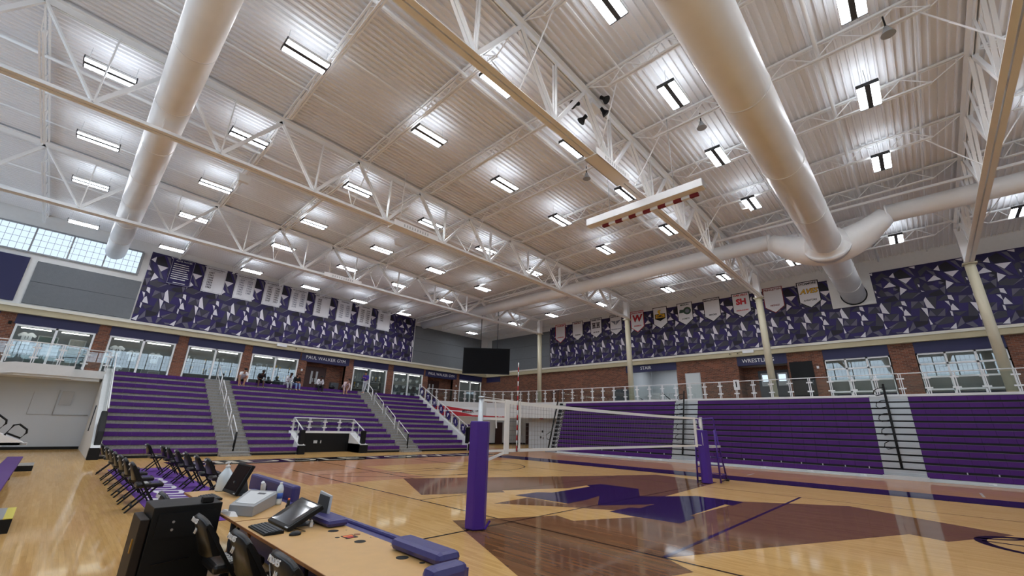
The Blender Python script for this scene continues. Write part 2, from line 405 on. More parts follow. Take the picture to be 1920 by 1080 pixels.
n_ = MB(); n_.box(-7, YL-.03, 7.46, -2.97, YL+.05, 9.95); n_.build('navy_panel', ['navy'], WL)
t = MB(); t.box(XB, YL-.28, 6.83, XR, YL+.05, 7.14, 0); t.box(XB, YL-.34, 7.14, XR, YL+.06, 7.29, 1)
t1 = t.build('trim_1', ['beige', 'ledge'], kind='structure')
lw = MB(); lw.box(XB, 33.05, 0, 1.45, 33.3, DK-.3); lw.build('lower_wall', ['white_block'], WL)
bs = MB(); bs.box(XB, 33.0, 0, 1.4, 33.06, .14); bs.build('baseboard_left', ['black'], kind='structure')
# clerestory window_1
W1 = struct('window_1', (-1.6, YL, 10.2))
m = MB(); x0, x1, z0, z1 = -5.2, 1.46, 10.3, 11.72
m.box(x0, YL-.0, z0, x1, YL+.02, z1); m.build('translucent_panel', ['day'], W1)
m = MB()
for k in range(24):
    x = x1-.27*k
    m.box(x-.009, YL-.025, z0, x+.009, YL, z1)
for q in range(1, 4): m.box(x0, YL-.025, z0+q*.36-.009, x1, YL, z0+q*.36+.009)
m.build('grid_bar', ['gray_light'], W1)
m = MB()
for x in (1.46, -.14, -1.65, -3.15, -4.65): m.box(x-.035, YL-.05, z0-.03, x+.035, YL, z1)
m.box(x0, YL-.06, z1-.03, x1+.05, YL+.02, z1+.06); m.box(x0, YL-.08, z0-.1, x1+.08, YL+.02, z0-.02); m.box(x1, YL-.06, z0, x1+.1, YL, z1)
m.build('window_frame', ['gray_box'], W1)

# display windows
wi = 2
def rbox(mb, x0, x1, z0, z1, y0, y1, t, mi=0):      # rectangular frame in the xz plane
    mb.box(x0, y0, z0, x0+t, y1, z1, mi); mb.box(x1-t, y0, z0, x1, y1, z1, mi); mb.box(x0+t, y0, z1-t, x1-t, y1, z1, mi); mb.box(x0+t, y0, z0, x1-t, y1, z0+t, mi)
for i, (x0, x1) in enumerate(BAYS):
    if i in DOORS_L: continue
    W = struct('window_%d' % wi, ((x0+x1)/2, YL, DK)); wi += 1
    f = MB(); rbox(f, x0+.02, x1-.02, DK, 6.28, YL-.02, YL+.12, .085); xm = (x0+x1)/2; f.box(xm-.05, YL-.02, DK, xm+.05, YL+.12, 6.28)
    f.build('window_frame', ['white'], W)
    p = MB(); p.box(x0+.1, YL+.04, DK+.08, xm-.05, YL+.055, 6.2); p.build('pane', ['case_glass'], W)
    p = MB(); p.box(xm+.05, YL+.04, DK+.08, x1-.1, YL+.055, 6.2); p.build('pane', ['case_glass'], W)
    c = MB(); d = 1.3
    c.add([(x0,YL+d,DK),(x1,YL+d,DK),(x1,YL+d,6.5),(x0,YL+d,6.5)], [(0,1,2,3)]); c.add([(x0,YL+.1,DK),(x0,YL+d,DK),(x0,YL+d,6.5),(x0,YL+.1,6.5)], [(0,1,2,3)])
    c.add([(x1,YL+.1,DK),(x1,YL+d,DK),(x1,YL+d,6.5),(x1,YL+.1,6.5)], [(0,1,2,3)]); c.add([(x0,YL+.1,DK),(x1,YL+.1,DK),(x1,YL+d,DK),(x0,YL+d,DK)], [(0,1,2,3)])
    c.add([(x0,YL+.1,6.4),(x1,YL+.1,6.4),(x1,YL+d,6.4),(x0,YL+d,6.4)], [(0,1,2,3)])
    c.build('case_lining', ['case_gray'], W)
    l = MB()
    for a, e in ((x0+.25, xm-.2), (xm+.2, x1-.25)): l.box(a, YL+.2, 6.12, e, YL+.28, 6.16)
    l.build('case_light', ['case_light'], W)
    if i not in (0, 1):
        s = MB()
        for z in (4.55, 5.2): s.box(x0+.1, YL+.6, z, x1-.1, YL+1.2, z+.02)
        s.build('glass_shelf', ['gray_light'], W)
# door bays with brown double doors
di = 1
for i in DOORS_L:
    x0, x1 = BAYS[i]
    r = MB(); d = .9
    r.box(x0-.02, YL+d, DK, x1+.02, YL+d+.2, 6.3); r.box(x0-.05, YL+.1, DK, x0, YL+d, 6.3); r.box(x1, YL+.1, DK, x1+.05, YL+d, 6.3); r.box(x0, YL+.1, 6.18, x1, YL+d, 6.3)
    r.build('door_recess', ['brick_x'], WL)
    D = struct('door_%d' % di, (x0+.9, YL+d, DK)); di += 1
    f = MB(); rbox(f, x0+.12, x0+1.98, DK, 5.95, YL+d-.06, YL+d, .06); f.build('door_frame', ['door_brown'], D)
    for s in (0, 1):
        a = x0+.19+s*.87
        lf = MB(); lf.box(a, YL+d-.05, DK+.01, a+.85, YL+d-.005, 5.88); L = lf.build('door_leaf', ['door_brown'], D)
        v = MB(); vx = a+(.58 if s == 0 else .12); v.box(vx, YL+d-.056, 4.6, vx+.15, YL+d-.05, 5.6); v.build('vision_pane', ['gray_light'], L)
        q = MB(); qx = a+(.76 if s == 0 else .05); q.box(qx, YL+d-.1, 4.75, qx+.05, YL+d-.05, 5.05); q.build('door_pull', ['silver'], L)
        if i == 7:
            q = MB(); q.box(vx-.03, YL+d-.058, 3.9, vx+.18, YL+d-.052, 4.05); q.build('kick_plate', ['silver'], L)

# ------------------------------------------------------------------ right wall, plane x = XR
WR = struct('wall_right', (XR, 12, 0))
# openings along y: (y1, y0, top) from the corner towards the camera
b = MB(); NV = 6.3
OPN = [(17.35,13.14,6.28),(8.78,5.85,6.2),(3.86,.84,6.22),(-.3,-3.62,6.22)]
py = YL+.3
for y1, y0, tp in OPN: b.box(XR, y1, DK-.1, XR+.4, py, 6.84); py = y0
b.box(XR, YB, DK-.1, XR+.4, py, 6.84)
b.build('brick_wall', ['brick_y'], WR)
h = MB(); h.box(XR-.03, 34.3, 6.3, XR+.3, 32.2, 6.835)
for y1, y0, tp in OPN: h.box(XR-.035, y0-.03, tp, XR+.3, y1+.03, 6.835)
h.build('header_panel', ['navy'], WR)
u = MB(); u.box(XR+.04, YB, 7.1, XR+.4, YL+.3, 13.4); u.build('upper_wall', ['white_paint'], WR)
g = MB(); j = MB(); zz = [7.32, 8.45, 9.7, 10.9]
for a, c in zip(zz, zz[1:]): g.box(XR-.03, 25.5, a+.012, XR+.05, 33.7, c-.012)
j.box(XR-.01, 25.52, 7.3, XR+.045, 33.68, 10.9)
g.build('gray_acoustic_panel', ['gray_panel'], WR); j.build('panel_joint', ['joint'], WR)
t = MB(); t.box(XR-.28, YB, 6.83, XR+.05, YL-.2, 7.14, 0); t.box(XR-.34, YB, 7.14, XR+.06, YL-.2, 7.29, 1)
t.build('trim_2', ['beige', 'ledge'], kind='structure')
# stair lobby behind the STAIR opening
s = MB(); x1 = XR+4.6; y0, y1 = 12.6, 17.35
s.add([(x1,y0,DK-2.2),(x1,y1,DK-2.2),(x1,y1,6.9),(x1,y0,6.9)], [(0,1,2,3)]); s.add([(XR+.4,y1+.01,DK-2.2),(x1,y1+.01,DK-2.2),(x1,y1+.01,6.9),(XR+.4,y1+.01,6.9)], [(0,1,2,3)])
s.add([(XR+.4,y0,DK-2.2),(x1,y0,DK-2.2),(x1,y0,6.9),(XR+.4,y0,6.9)], [(0,1,2,3)]); s.add([(XR,y0,6.85),(x1,y0,6.85),(x1,y1,6.85),(XR,y1,6.85)], [(0,1,2,3)])
s.box(XR+.02, y0, DK-.2, XR+1.6, y1, DK)
s.build('stair_lobby_wall', ['gray_light'], WR)
lt = MB(); lt.box(XR+2.0, 14.0, 6.8, XR+3.2, 16.4, 6.83); lt.build('lobby_ceiling_light', ['lobby_light'], WR)
# brown recess behind WRESTLING
s = MB(); x1 = XR+1.3
s.box(x1, 5.6, DK-.1, x1+.2, 9, 6.3); s.box(XR+.39, 8.8, DK-.1, x1, 9, 6.3); s.box(XR+.39, 5.6, DK-.1, x1, 5.84, 6.3); s.box(XR+.3, 5.8, 6.2, x1, 8.8, 6.4)
s.build('door_recess', ['brick_y'], WR)
D = struct('door_3', (x1, 6.8, DK))
for s in (0, 1):
    a = 6.0+s*.98
    lf = MB(); lf.box(x1-.05, a, DK, x1, a+.95, 5.95); L = lf.build('door_leaf', ['charcoal'], D)
    v = MB(); v.box(x1-.058, a+.18, 4.9, x1-.05, a+.78, 5.75); v.build('vision_pane', ['gray_light'], L)
    lb = MB(); lb.box(x1-.062, a+.28, 5.2, x1-.056, a+.7, 5.65); lb.build('lit_pane', ['day'], L)
# white door in the brick
D = struct('door_4', (XR, 11.95, DK))
f = MB(); f.box(XR-.05, 11.4, DK-.1, XR+.02, 12.5, 5.93); f.build('door_frame', ['gray_light'], D)
f = MB(); f.box(XR-.06, 11.47, DK-.1, XR-.01, 12.43, 5.87); f.build('door_leaf', ['alu_light'], D)
# black panel doors
D = struct('door_5', (XR, 5.1, DK))
f = MB(); f.box(XR-.06, 4.5, DK-.1, XR+.02, 5.74, 6.22); f.build('door_leaf', ['black'], D)
f = MB(); f.box(XR-.075, 4.6, DK+.9, XR-.055, 4.64, DK+1.2); f.build('door_handle', ['black_gloss'], D)
# fitness room windows
for y1, y0, tp in OPN[2:]:
    W = struct('window_%d' % wi, (XR, (y0+y1)/2, DK)); wi += 1
    f = MB()
    def fb(ya, yb, za, zb): f.box(XR+.0, ya, za, XR+.1, yb, zb)
    for q in (0, 1/3, 2/3, 1): yy = y0+(y1-y0)*q; fb(yy-.045, yy+.045, DK-.1, tp)
    for z in (4.28, 4.93, 5.62, tp-.04): fb(y0, y1, z-.045, z+.045)
    f.build('window_frame', ['white'], W)
    for a in range(3):
        for za, zb in ((DK-.1, 4.28), (4.28, 4.93), (4.93, 5.62), (5.62, tp)):
            p = MB(); p.box(XR+.04, y0+(y1-y0)*a/3+.045, za+.045, XR+.055, y0+(y1-y0)*(a+1)/3-.045, zb-.045); p.build('pane', ['case_glass'], W)
    c = MB(); d = 3.5
    c.add([(XR+d,y0-1,DK-.1),(XR+d,y1+1,DK-.1),(XR+d,y1+1,6.9),(XR+d,y0-1,6.9)], [(0,1,2,3)])
    c.add([(XR+.4,y0-1,DK-.1),(XR+d,y0-1,DK-.1),(XR+d,y0-1,6.9),(XR+.4,y0-1,6.9)], [(0,1,2,3)]); c.add([(XR+.4,y1+1,DK-.1),(XR+d,y1+1,DK-.1),(XR+d,y1+1,6.9),(XR+.4,y1+1,6.9)], [(0,1,2,3)])
    c.add([(XR+.1,y0-1,DK-.1),(XR+d,y0-1,DK-.1),(XR+d,y1+1,DK-.1),(XR+.1,y1+1,DK-.1)], [(0,1,2,3)]); c.add([(XR+.1,y0-1,6.88),(XR+d,y0-1,6.88),(XR+d,y1+1,6.88),(XR+.1,y1+1,6.88)], [(0,1,2,3)])
    c.build('room_lining', ['gray_box'], W)
    l = MB()
    for q in (.25, .7): l.box(XR+1.6, y0+(y1-y0)*q-.6, 6.5, XR+1.75, y0+(y1-y0)*q+.6, 6.54)
    l.build('room_light', ['case_light'], W)
    e = MB(); e.box(XR+2.6, y0, DK-.1, XR+3.4, y1, 4.35); e.build('low_counter', ['navy'], W)

# ------------------------------------------------------------------ the two walls behind the camera, with their daylit clerestories
WB = struct('wall_back', (XB, 6, 0))
q = MB(); q.box(XB-.3, YB, 0, XB, 43, 3.8); q.box(XB-.3, YB, 3.8, XB, 43, 6.8, 1); q.box(XB-.3, YB, 6.8, XB, 43, 9.0); q.box(XB-.3, YB, 11.5, XB, 43, 14.2)
q.build('wall_panel', ['white_paint', 'brick_y'], WB)
W = struct('window_%d' % wi, (XB, 6, 9)); wi += 1
q = MB(); q.add([(XB-.05,YB,9),(XB-.05,43,9),(XB-.05,43,11.5),(XB-.05,YB,11.5)], [(0,1,2,3)]); q.build('translucent_panel', ['day_bright'], W)
q = MB(); y = YB
while y < 43: q.box(XB-.05, y-.06, 9, XB, y+.06, 11.5); [q.box(XB-.05, y+e*.4-.014, 9, XB-.02, y+e*.4+.014, 11.5) for e in range(1, 5)]; y += 2
for z in (9.6, 10.25, 10.9): q.box(XB-.05, YB, z-.014, XB-.02, 43, z+.014)
q.build('window_frame', ['gray_box'], W)
WF = struct('wall_front', (11, YB, 0))
q = MB(); q.box(XB, YB-.3, 0, XR+.4, YB, 3.8); q.box(XB, YB-.3, 3.8, XR+.4, YB, 6.8, 1); q.box(XB, YB-.3, 6.8, XR+.4, YB, 9.0); q.box(XB, YB-.3, 11.5, XR+.4, YB, 14.2)
q.build('wall_panel', ['white_paint', 'brick_x'], WF)
W = struct('window_%d' % wi, (11, YB, 9)); wi += 1
q = MB(); q.add([(XB,YB-.05,9),(XR,YB-.05,9),(XR,YB-.05,11.5),(XB,YB-.05,11.5)], [(0,1,2,3)]); q.build('translucent_panel', ['day_bright'], W)
q = MB(); x = XB
while x < XR: q.box(x-.06, YB-.05, 9, x+.06, YB, 11.5); [q.box(x+e*.4-.014, YB-.05, 9, x+e*.4+.014, YB-.02, 11.5) for e in range(1, 5)]; x += 2
for z in (9.6, 10.25, 10.9): q.box(XB, YB-.05, z-.014, XR, YB-.02, z+.014)
q.build('window_frame', ['gray_box'], W)

# ------------------------------------------------------------------ upper concourse deck, its curved corner and the rooms under it
def arcp(cx, cy, r, a0, a1, n): return [(cx+r*math.cos(a0+(a1-a0)*i/n), cy+r*math.sin(a0+(a1-a0)*i/n)) for i in range(n+1)]
EDGE = [(28.95,YB),(28.95,25.6)]+arcp(22.6, 25.6, 6.35, 0, PI/2, 14)[1:]+[(22.3,31.95)]      # court side edge of the deck
dk = MB()
ol = EDGE+[(22.3,33.0),(1.45,33.0),(1.3,32.0),(.22,32.0),(.22,31.0),(-1.75,31.0),(-2.6,31.6),(XB,31.6),(XB,YL+.02),(XR+.02,YL+.02),(XR+.02,YB)]
dk.prism([(x, y, 3.45) for x, y in ol], (0,0,.4))
dk.build('concourse_deck', ['white_paint'], kind='structure')
fa = MB()
for (xa, ya), (xb, yb) in zip(EDGE[1:], EDGE[2:]): fa.add([(xa,ya,2.55),(xb,yb,2.55),(xb,yb,3.46),(xa,ya,3.46)], [(0,1,2,3)])
fa.add([(28.95,25.6,2.55),(28.95,21.6,2.55),(28.95,21.6,3.46),(28.95,25.6,3.46)], [(0,1,2,3)])
fs = fa.build('wall_corner', ['white_paint'], kind='structure')
bm_ = MB(); bm_.hexa([(-4.4,30.9,3.1),(-1.8,30.9,3.55),(-1.8,31.0,3.55),(-4.4,31.0,3.1)], [(-4.4,30.9,3.62),(-1.8,30.9,4.06),(-1.8,31.0,4.06),(-4.4,31.0,3.62)])
bm_.box(-1.8, 30.9, 3.55, .22, 31.0, 4.06); bm_.box(.22, 31.9, 3.6, 1.45, 32.0, 4.0)
bm_.build('trim_3', ['white_paint'], kind='structure')
# under-deck walls at the corner: white block wall, corridor and doors
un = struct('wall_corridor', (31, 28, 0))
q = MB(); q.box(30.5, 24.0, 0, 30.7, 26.75, 2.9); q.box(30.3, 20.9, 0, 30.5, 24.0, 3.5); q.build('white_block_wall', ['white_block'], un)
q = MB(); q.box(30.5, 26.75, 2.55, 30.7, 31.0, 3.46); q.box(22.3, 33.3, 0, 36.5, 33.5, 3.46); q.box(36.5, 20, 0, 36.7, 33.5, 3.46); q.box(30.7, 24.0, 0, 36.5, 24.2, 3.46)
q.build('corridor_wall', ['white_paint'], un)
q = MB(); q.box(36.44, 24.2, 0, 36.5, 33.3, .14); q.box(22.5, 33.24, 0, 36.4, 33.3, .14); q.build('corridor_base', ['black'], un)
q = MB(); q.box(28.5, 30.2, 3.38, 29.5, 31.2, 3.42); q.box(32.5, 27.5, 3.38, 33.7, 28.5, 3.42); q.build('corridor_light', ['lobby_light'], un)
for k, (ya, yb) in enumerate(((28.4, 29.4), (31.5, 32.4))):
    D = struct('door_%d' % (6+k), (36.45, ya, 0)); f = MB(); f.box(36.4, ya, 0, 36.5, yb, 2.2); f.build('door_leaf', ['door_brown'], D)
D = struct('door_8', (32.2, 33.28, 0)); f = MB(); f.box(32.6, 33.22, 0, 33.6, 33.3, 2.2); f.build('door_leaf', ['door_brown'], D)
D = struct('door_9', (25.6, 33.28, 0)); f = MB(); f.box(25.0, 33.22, 0, 26.3, 33.3, 2.2); f.build('door_leaf', ['alu_light'], D)
# ------------------------------------------------------------------ roof trusses
TNAME = ['nearest the banner-and-trophy wall', 'second from the trophy wall', 'third from the trophy wall, passing over the net', 'at the right edge of the view', 'behind the camera']
XA, XC = -8.6, 29.6
for ti, ty in enumerate(TY):
    if ti == 4: continue
    zb = 10.15
    T = thing('roof_truss', 'long white steel roof truss, ' + TNAME[ti], 'truss', (XC, ty, zb), 0, 'white roof trusses')
    c = MB()
    for s in (-1, 1): c.hexa([(XA,ty+s*.02,zb),(XC,ty+s*.02,zb),(XC,ty+s*.17,zb),(XA,ty+s*.17,zb)] if s > 0 else [(XA,ty-.17,zb),(XC,ty-.17,zb),(XC,ty-.02,zb),(XA,ty-.02,zb)],
                             [(XA,ty+.02,zb+.025),(XC,ty+.02,zb+.025),(XC,ty+.17,zb+.025),(XA,ty+.17,zb+.025)] if s > 0 else [(XA,ty-.17,zb+.025),(XC,ty-.17,zb+.025),(XC,ty-.02,zb+.025),(XA,ty-.02,zb+.025)])
    for s in (-1, 1): c.box(XA, ty+s*.02, zb+.02, XC, ty+s*.045, zb+.17)
    c.build('bottom_chord', ['steel'], T)
    c = MB()
    def tz(x): return ztop(x, ty)
    for s in (-1, 1):
        y0, y1 = (ty+.02, ty+.16) if s > 0 else (ty-.16, ty-.02)
        c.hexa([(XA,y0,tz(XA)+.12),(XC,y0,tz(XC)+.12),(XC,y1,tz(XC)+.12),(XA,y1,tz(XA)+.12)], [(XA,y0,tz(XA)+.15),(XC,y0,tz(XC)+.15),(XC,y1,tz(XC)+.15),(XA,y1,tz(XA)+.15)])
        y0, y1 = (ty+.02, ty+.05) if s > 0 else (ty-.05, ty-.02)
        c.hexa([(XA,y0,tz(XA)-.08),(XC,y0,tz(XC)-.08),(XC,y1,tz(XC)-.08),(XA,y1,tz(XA)-.08)], [(XA,y0,tz(XA)+.13),(XC,y0,tz(XC)+.13),(XC,y1,tz(XC)+.13),(XA,y1,tz(XA)+.13)])
    c.build('top_chord', ['steel'], T)
    k = -4
    while True:
        xt = .15+3.15*k; xb = xt+1.575
        if xb > 28.6: break
        if xt > XA:
            d = MB()
            for s in (-1, 1): d.bar((xt,ty+s*.06,tz(xt)), (xb,ty+s*.06,zb+.12), .05, .09, up=(0,1,0))
            d.build('diagonal', ['steel'], T)
        d = MB(); d.bar((xb,ty,zb+.1), (min(xb+1.575, XC-.2),ty,tz(xb+1.575)), .12, .1, up=(0,1,0)); d.build('diagonal', ['steel'], T)
        d = MB()
        for s in (-1, 1): d.bar((xb+.02,ty+s*.05,zb+.1), (xb+.02,ty+s*.05,tz(xb)), .035, .06, up=(0,1,0))
        d.build('vertical', ['steel'], T)
        if k % 2 == 1 and ti < 4:
            for s in (-1, 1):
                b = MB(); b.bar((xt+3.15,ty,zb+.1), (xt+3.15,ty+s*1.25,ztop(xt+3.15,ty)-.25), .03, .03); b.build('kicker_rod', ['steel'], T)
        k += 1
# ------------------------------------------------------------------ open web joists running between the trusses
BAYN = ['beside the trophy wall', 'behind the second truss', 'behind the third truss', 'left of the right-edge truss', 'nearest the camera']
YS = [YL+.05]+TY
JX = [.15+3.15*k for k in range(-2, 11)]
for bi in range(5):
    y1, y0 = YS[bi], YS[bi+1]
    if bi == 4: y0 = -9.5
    for jn, x in enumerate(JX):
        if x > 31.5: continue
        J = thing('roof_joist', 'slim white roof joist in the bay %s, %s from the left' % (BAYN[bi], ORD[jn]), 'joist', (x, (y0+y1)/2, zdeck(x, (y0+y1)/2)-.6), 0, 'white open-web roof joists')
        c = MB()
        za, zc = zdeck(x, y0)-.14, zdeck(x, y1)-.14
        for s in (-1, 1): c.bar((x+s*.045,y0,za), (x+s*.045,y1,zc), .05, .06)
        c.build('top_chord', ['steel'], J)
        D = .52; ya, yc = y0+.95, y1-.95
        if bi == 0: yc = y1-.3
        c = MB()
        zz = lambda y, d: zdeck(x, y)-.14-d
        for s in (-1, 1): c.bar((x+s*.04,ya,zz(ya, D)), (x+s*.04,yc,zz(yc, D)), .045, .05)
        c.build('bottom_chord', ['steel'], J)
        c = MB(); n = 12; st = (yc-ya)/n
        c.bar((x,y0+.1,zz(y0, 0)), (x,ya,zz(ya, D)), .025); c.bar((x,y1-.1,zz(y1, 0)), (x,yc,zz(yc, D)), .025)
        for i in range(n):
            a = ya+i*st; c.bar((x,a,zz(a, D if i % 2 == 0 else 0)), (x,a+st,zz(a+st, 0 if i % 2 == 0 else D)), .024)
        c.build('web', ['steel'], J)
# ------------------------------------------------------------------ bridging pipes along x
PY = [-1.9, .2, 3.0, 4.8, 8.6, 10.9, 13.2, 18.2, 20.5, 22.6, 28.0, 31.0]
for i, y in enumerate(PY):
    p = MB(); x0, x1 = -8.5, 31.6
    r = .055 if i in (1, 4, 7) else .026
    p.tube([(x0,y,zdeck(x0,y)-.3-r), (x1,y,zdeck(x1,y)-.3-r)], r, 8)
    o = p.build('ceiling_pipe', ['steel'])
    tag(o, 'thin white pipe running under the roof deck, %s from the trophy wall' % ORD[len(PY)-1-i], 'pipe', 'ceiling pipes')
# ------------------------------------------------------------------ columns
CY = [(24.8, 24.9), (15.75, 15.6), (6.35, 6.2), (-3.1, -3.1)]
CN = ['nearest the hanging screen', 'in front of the STAIR sign', 'beside the WRESTLING sign', 'at the right edge of the view']
for (cy, ty), nm in zip(CY, CN):
    C = thing('column', 'round cream steel column %s, carrying a roof truss' % nm, 'column', (29.65, cy, DK), 0, 'cream columns on the right balcony')
    c = MB(); c.tube([(29.65,cy,DK), (29.65,cy,10.15)], .2, 20); c.build('shaft', ['column'], C)
    c = MB(); c.box(29.45, cy-.16, 10.1, 29.85, cy+.16, ztop(29.6, cy)+.1); c.build('upper_post', ['steel'], C)
    c = MB(); c.tube([(29.65,cy,DK), (29.65,cy,DK+.03)], .3, 16); c.box(29.4, cy-.26, 10.08, 29.9, cy+.26, 10.14); c.build('plate', ['column'], C)
# ------------------------------------------------------------------ ducts
D = thing('air_duct', 'long white round air duct on the left, ending near the trophy wall', 'duct', (.22, 33.3, 10.5))
d = MB(); LZ = 11.05; LR = .47
d.tube([(.22,2.6,LZ), (.22,33.2,LZ)], LR, 32); d.build('duct_body', ['duct'], D)
e = MB(); e.tube([(.22,33.2,LZ), (.22,33.4,LZ), (.22,33.52,LZ)], [LR, LR*.93, LR*.6], 32); e.build('end_cap', ['duct'], D)
e = MB(); e.tube([(.22,2.6,LZ), (.22,2.45,LZ)], [LR, LR*.8], 32); e.build('end_cap', ['duct'], D)
for y in range(6, 33, 3):
    q = MB(); q.tube([(.22,y,LZ), (.22,y+.04,LZ)], LR+.012, 32); q.build('seam_ring', ['duct'], D)
D = thing('air_duct', 'wide white round main duct on the right, entering the wall through a square white plate', 'duct', (32, 1.75, 9.4))
d = MB(); RY, RZ, RR = 1.72, 10.02, .60
d.tube([(-8,RY,RZ), (XR-.01,RY,RZ)], RR, 40); d.build('duct_body', ['duct'], D)
for x in (2, 6, 10, 14, 18, 26, 29):
    q = MB(); q.tube([(x,RY,RZ), (x+.05,RY,RZ)], RR+.014, 40); q.build('seam_ring', ['duct'], D)
q = MB(); q.box(XR-.1, RY-.95, RZ-.72, XR+.0, RY+1.15, RZ+1.3); q.build('wall_plate', ['white_paint'], D)
q = MB(); q.tube([(XR-.16,RY,RZ), (XR-.1,RY,RZ)], RR+.06, 40); q.build('sealing_ring', ['black'], D)
D = thing('air_duct', 'white cross duct running along the right wall into a saddle under the main duct', 'duct', (22.9, 16, 10.5))
CX, CZ, CR = 22.9, 11.02, .39
d = MB(); d.tube([(CX,33.9,CZ), (CX,3.9,CZ)], CR, 28); d.build('duct_body', ['duct'], D)
d = MB(); d.tube([(CX,-.45,CZ), (CX,-15,CZ)], CR, 28); d.build('duct_body', ['duct'], D)
d = MB()
pts = []; rs = []
for i in range(17):
    a = i/16; y = 3.95-4.45*a; s = math.sin(PI*a)
    pts.append((CX, y, CZ-(CZ-RZ+.02)*s**.9)); rs.append(CR+.36*s**1.1)
d.tube(pts, rs, 28); d.build('saddle', ['duct'], D)
d = MB(); d.tube([(CX-1.15,RY,RZ), (CX-1.1,RY,RZ), (CX-.55,RY,RZ), (CX-.5,RY,RZ-.03)], [RR+.01, RR+.03, RR+.3, RR+.3], 40); d.build('collar', ['duct'], D)
q = MB()
for y in (4.0, -.5): q.tube([(CX,y-.03,CZ), (CX,y+.03,CZ)], CR+.03, 28)
q.build('flange', ['duct'], D)
q = MB(); q.bar((CX-.5,33.5,CZ+.55), (CX-.5,-14,CZ+.55), .1); q.build('hanger_rail', ['steel'], D)
# ------------------------------------------------------------------ high bay lights
LX = [-1.4, 2.57, 7.05, 11.05, 15.0, 19.25, 23.4, 27.3]
LY = [31.8, 25.9, 21.5, 16.65, 11.27, 7.6, 3.78, -.7, -4.8]
ROW = ['beside the trophy wall', 'second from the trophy wall', 'third from the trophy wall', 'fourth from the trophy wall', 'fifth from the trophy wall', 'sixth from the trophy wall', 'seventh from the trophy wall', 'eighth from the trophy wall', 'nearest the camera side']
L0 = None
for ri, y in enumerate(LY):
    for ci, x in enumerate(LX):
        if abs(x-23.4) < .1: continue
        if ri == 8 and x < 14: continue
        z = zdeck(x, y)-.92
        lab = 'lit twin-strip ceiling light in the row %s, %s from the left' % (ROW[ri], ORD[ci if ci < 6 else 6])
        if L0 is None:
            L0 = thing('ceiling_light', lab, 'ceiling light', (x, y, z), 0, 'twin-strip high bay lights')
            m = MB(); m.box(x-.6, y-.27, z+.05, x+.6, y+.27, z+.085)
            for s in (-1, 1): m.box(x+s*.6, y-.27, z-.01, x+s*.63, y+.27, z+.1)
            m.box(x-.6, y-.065, z, x+.6, y+.065, z+.06)
            m.build('housing', ['charcoal'], L0)
            m = MB()
            m.box(x-.6, y-.275, z+.0, x+.6, y-.262, z+.07); m.box(x-.6, y+.262, z+.0, x+.6, y+.275, z+.07); m.build('reflector', ['white'], L0)
            for s in (-1, 1):
                m = MB(); m.box(x-.59, y+s*.165-.095, z+.012, x+.59, y+s*.165+.095, z+.05); m.build('light_strip', ['tube'], L0)
            m = MB()
            for s in (-1, 1): m.box(x-.57, y+s*.15-.1, z+.086, x+.57, y+s*.15+.1, z+.092)
            m.build('uplight_slot', ['uplight'], L0)
            m = MB()
            for s in (-1, 1): m.tube([(x+s*.55,y,z+.09), (x+s*.55,y,z+.62)], .007, 5)
            m.build('hanger', ['gray_light'], L0)
        else: dup(L0, (x, y, z), 0, lab)
# ------------------------------------------------------------------ hanging striped box beam
B = thing('hanging_beam', 'white box beam with a red and white striped underside hung on two cables', 'beam', (12.8, 6, 9.3))
m = MB(); m.box(12.55, 3.75, 9.3, 12.9, 8.15, 9.58); m.build('box_beam', ['white'], B, bevel=.01)
m = MB()
for i in range(13): m.box(12.86, 4.0+i*.28, 9.2, 12.98, 4.28+i*.28, 9.3, i % 2)
m.build('striped_strip', ['dark_red', 'white'], B)
m = MB(); m.box(12.56, 8.15, 9.31, 12.89, 8.17, 9.57); m.box(12.56, 3.73, 9.31, 12.89, 3.75, 9.57); m.build('end_cap', ['gray_light'], B)
for y in (7.2, 4.7):
    m = MB(); m.tube([(12.7,y,9.58), (12.7,y,zdeck(12.7,y))], .012, 6); m.build('cable', ['gray_light'], B)
# ------------------------------------------------------------------ things fixed up in the roof
H = thing('horn_speaker_cluster', 'cluster of black horn loudspeakers strapped to the truss over the net', 'loudspeaker', (10.2, 6.2, 12.0))
hz = ztop(10.2, 6.2)-.14
m = MB(); m.box(9.9, 6.05, hz-.1, 10.5, 6.35, hz+.1); m.build('bracket', ['steel'], H)
for k, (dx, dy, dz) in enumerate(((-.6,.3,-.12),(-.15,.3,-.42),(.3,-.2,-.1),(.1,-.35,.2))):
    c = Vector((10.2+dx, 6.2+dy, hz+dz)); a = Vector((dx, dy, -.35)).normalized()
    m = MB(); m.tube([c-a*.12, c, c+a*.1, c+a*.16], [.07, .06, .12, .15], 14); m.build('horn', ['black'], H)
BELL = [(12.85, 3.6, 'above the row of lights near the main duct'), (12.75, 8.2, 'hung from the joist beside the truss over the net'), (12.55, -1.27, 'hung from the joist at the upper right')]
for x, y, nm in BELL:
    z = zdeck(x, y)-.95
    S_ = thing('bell_speaker', 'small dark bell-shaped speaker %s' % nm, 'speaker', (x, y, z), 0)
    m = MB(); m.lathe((x,y,z-.12), [(.16,0),(.15,.02),(.1,.12),(.06,.2),(.05,.26)], 18); m.build('bell', ['gray_box'], S_)
    m = MB(); m.tube([(x,y,z+.1), (x,y,z+.5)], .02, 8); m.box(x-.03, y-.03, z+.1, x+.03, y+.03, z+.16); m.build('stem', ['black'], S_)
BOX = [(3.3, 20.0, 'joist left of the middle'), (11.3, 20.0, 'joist in the middle of the roof'), (19.6, 4.1, 'joist near the saddle of the main duct')]
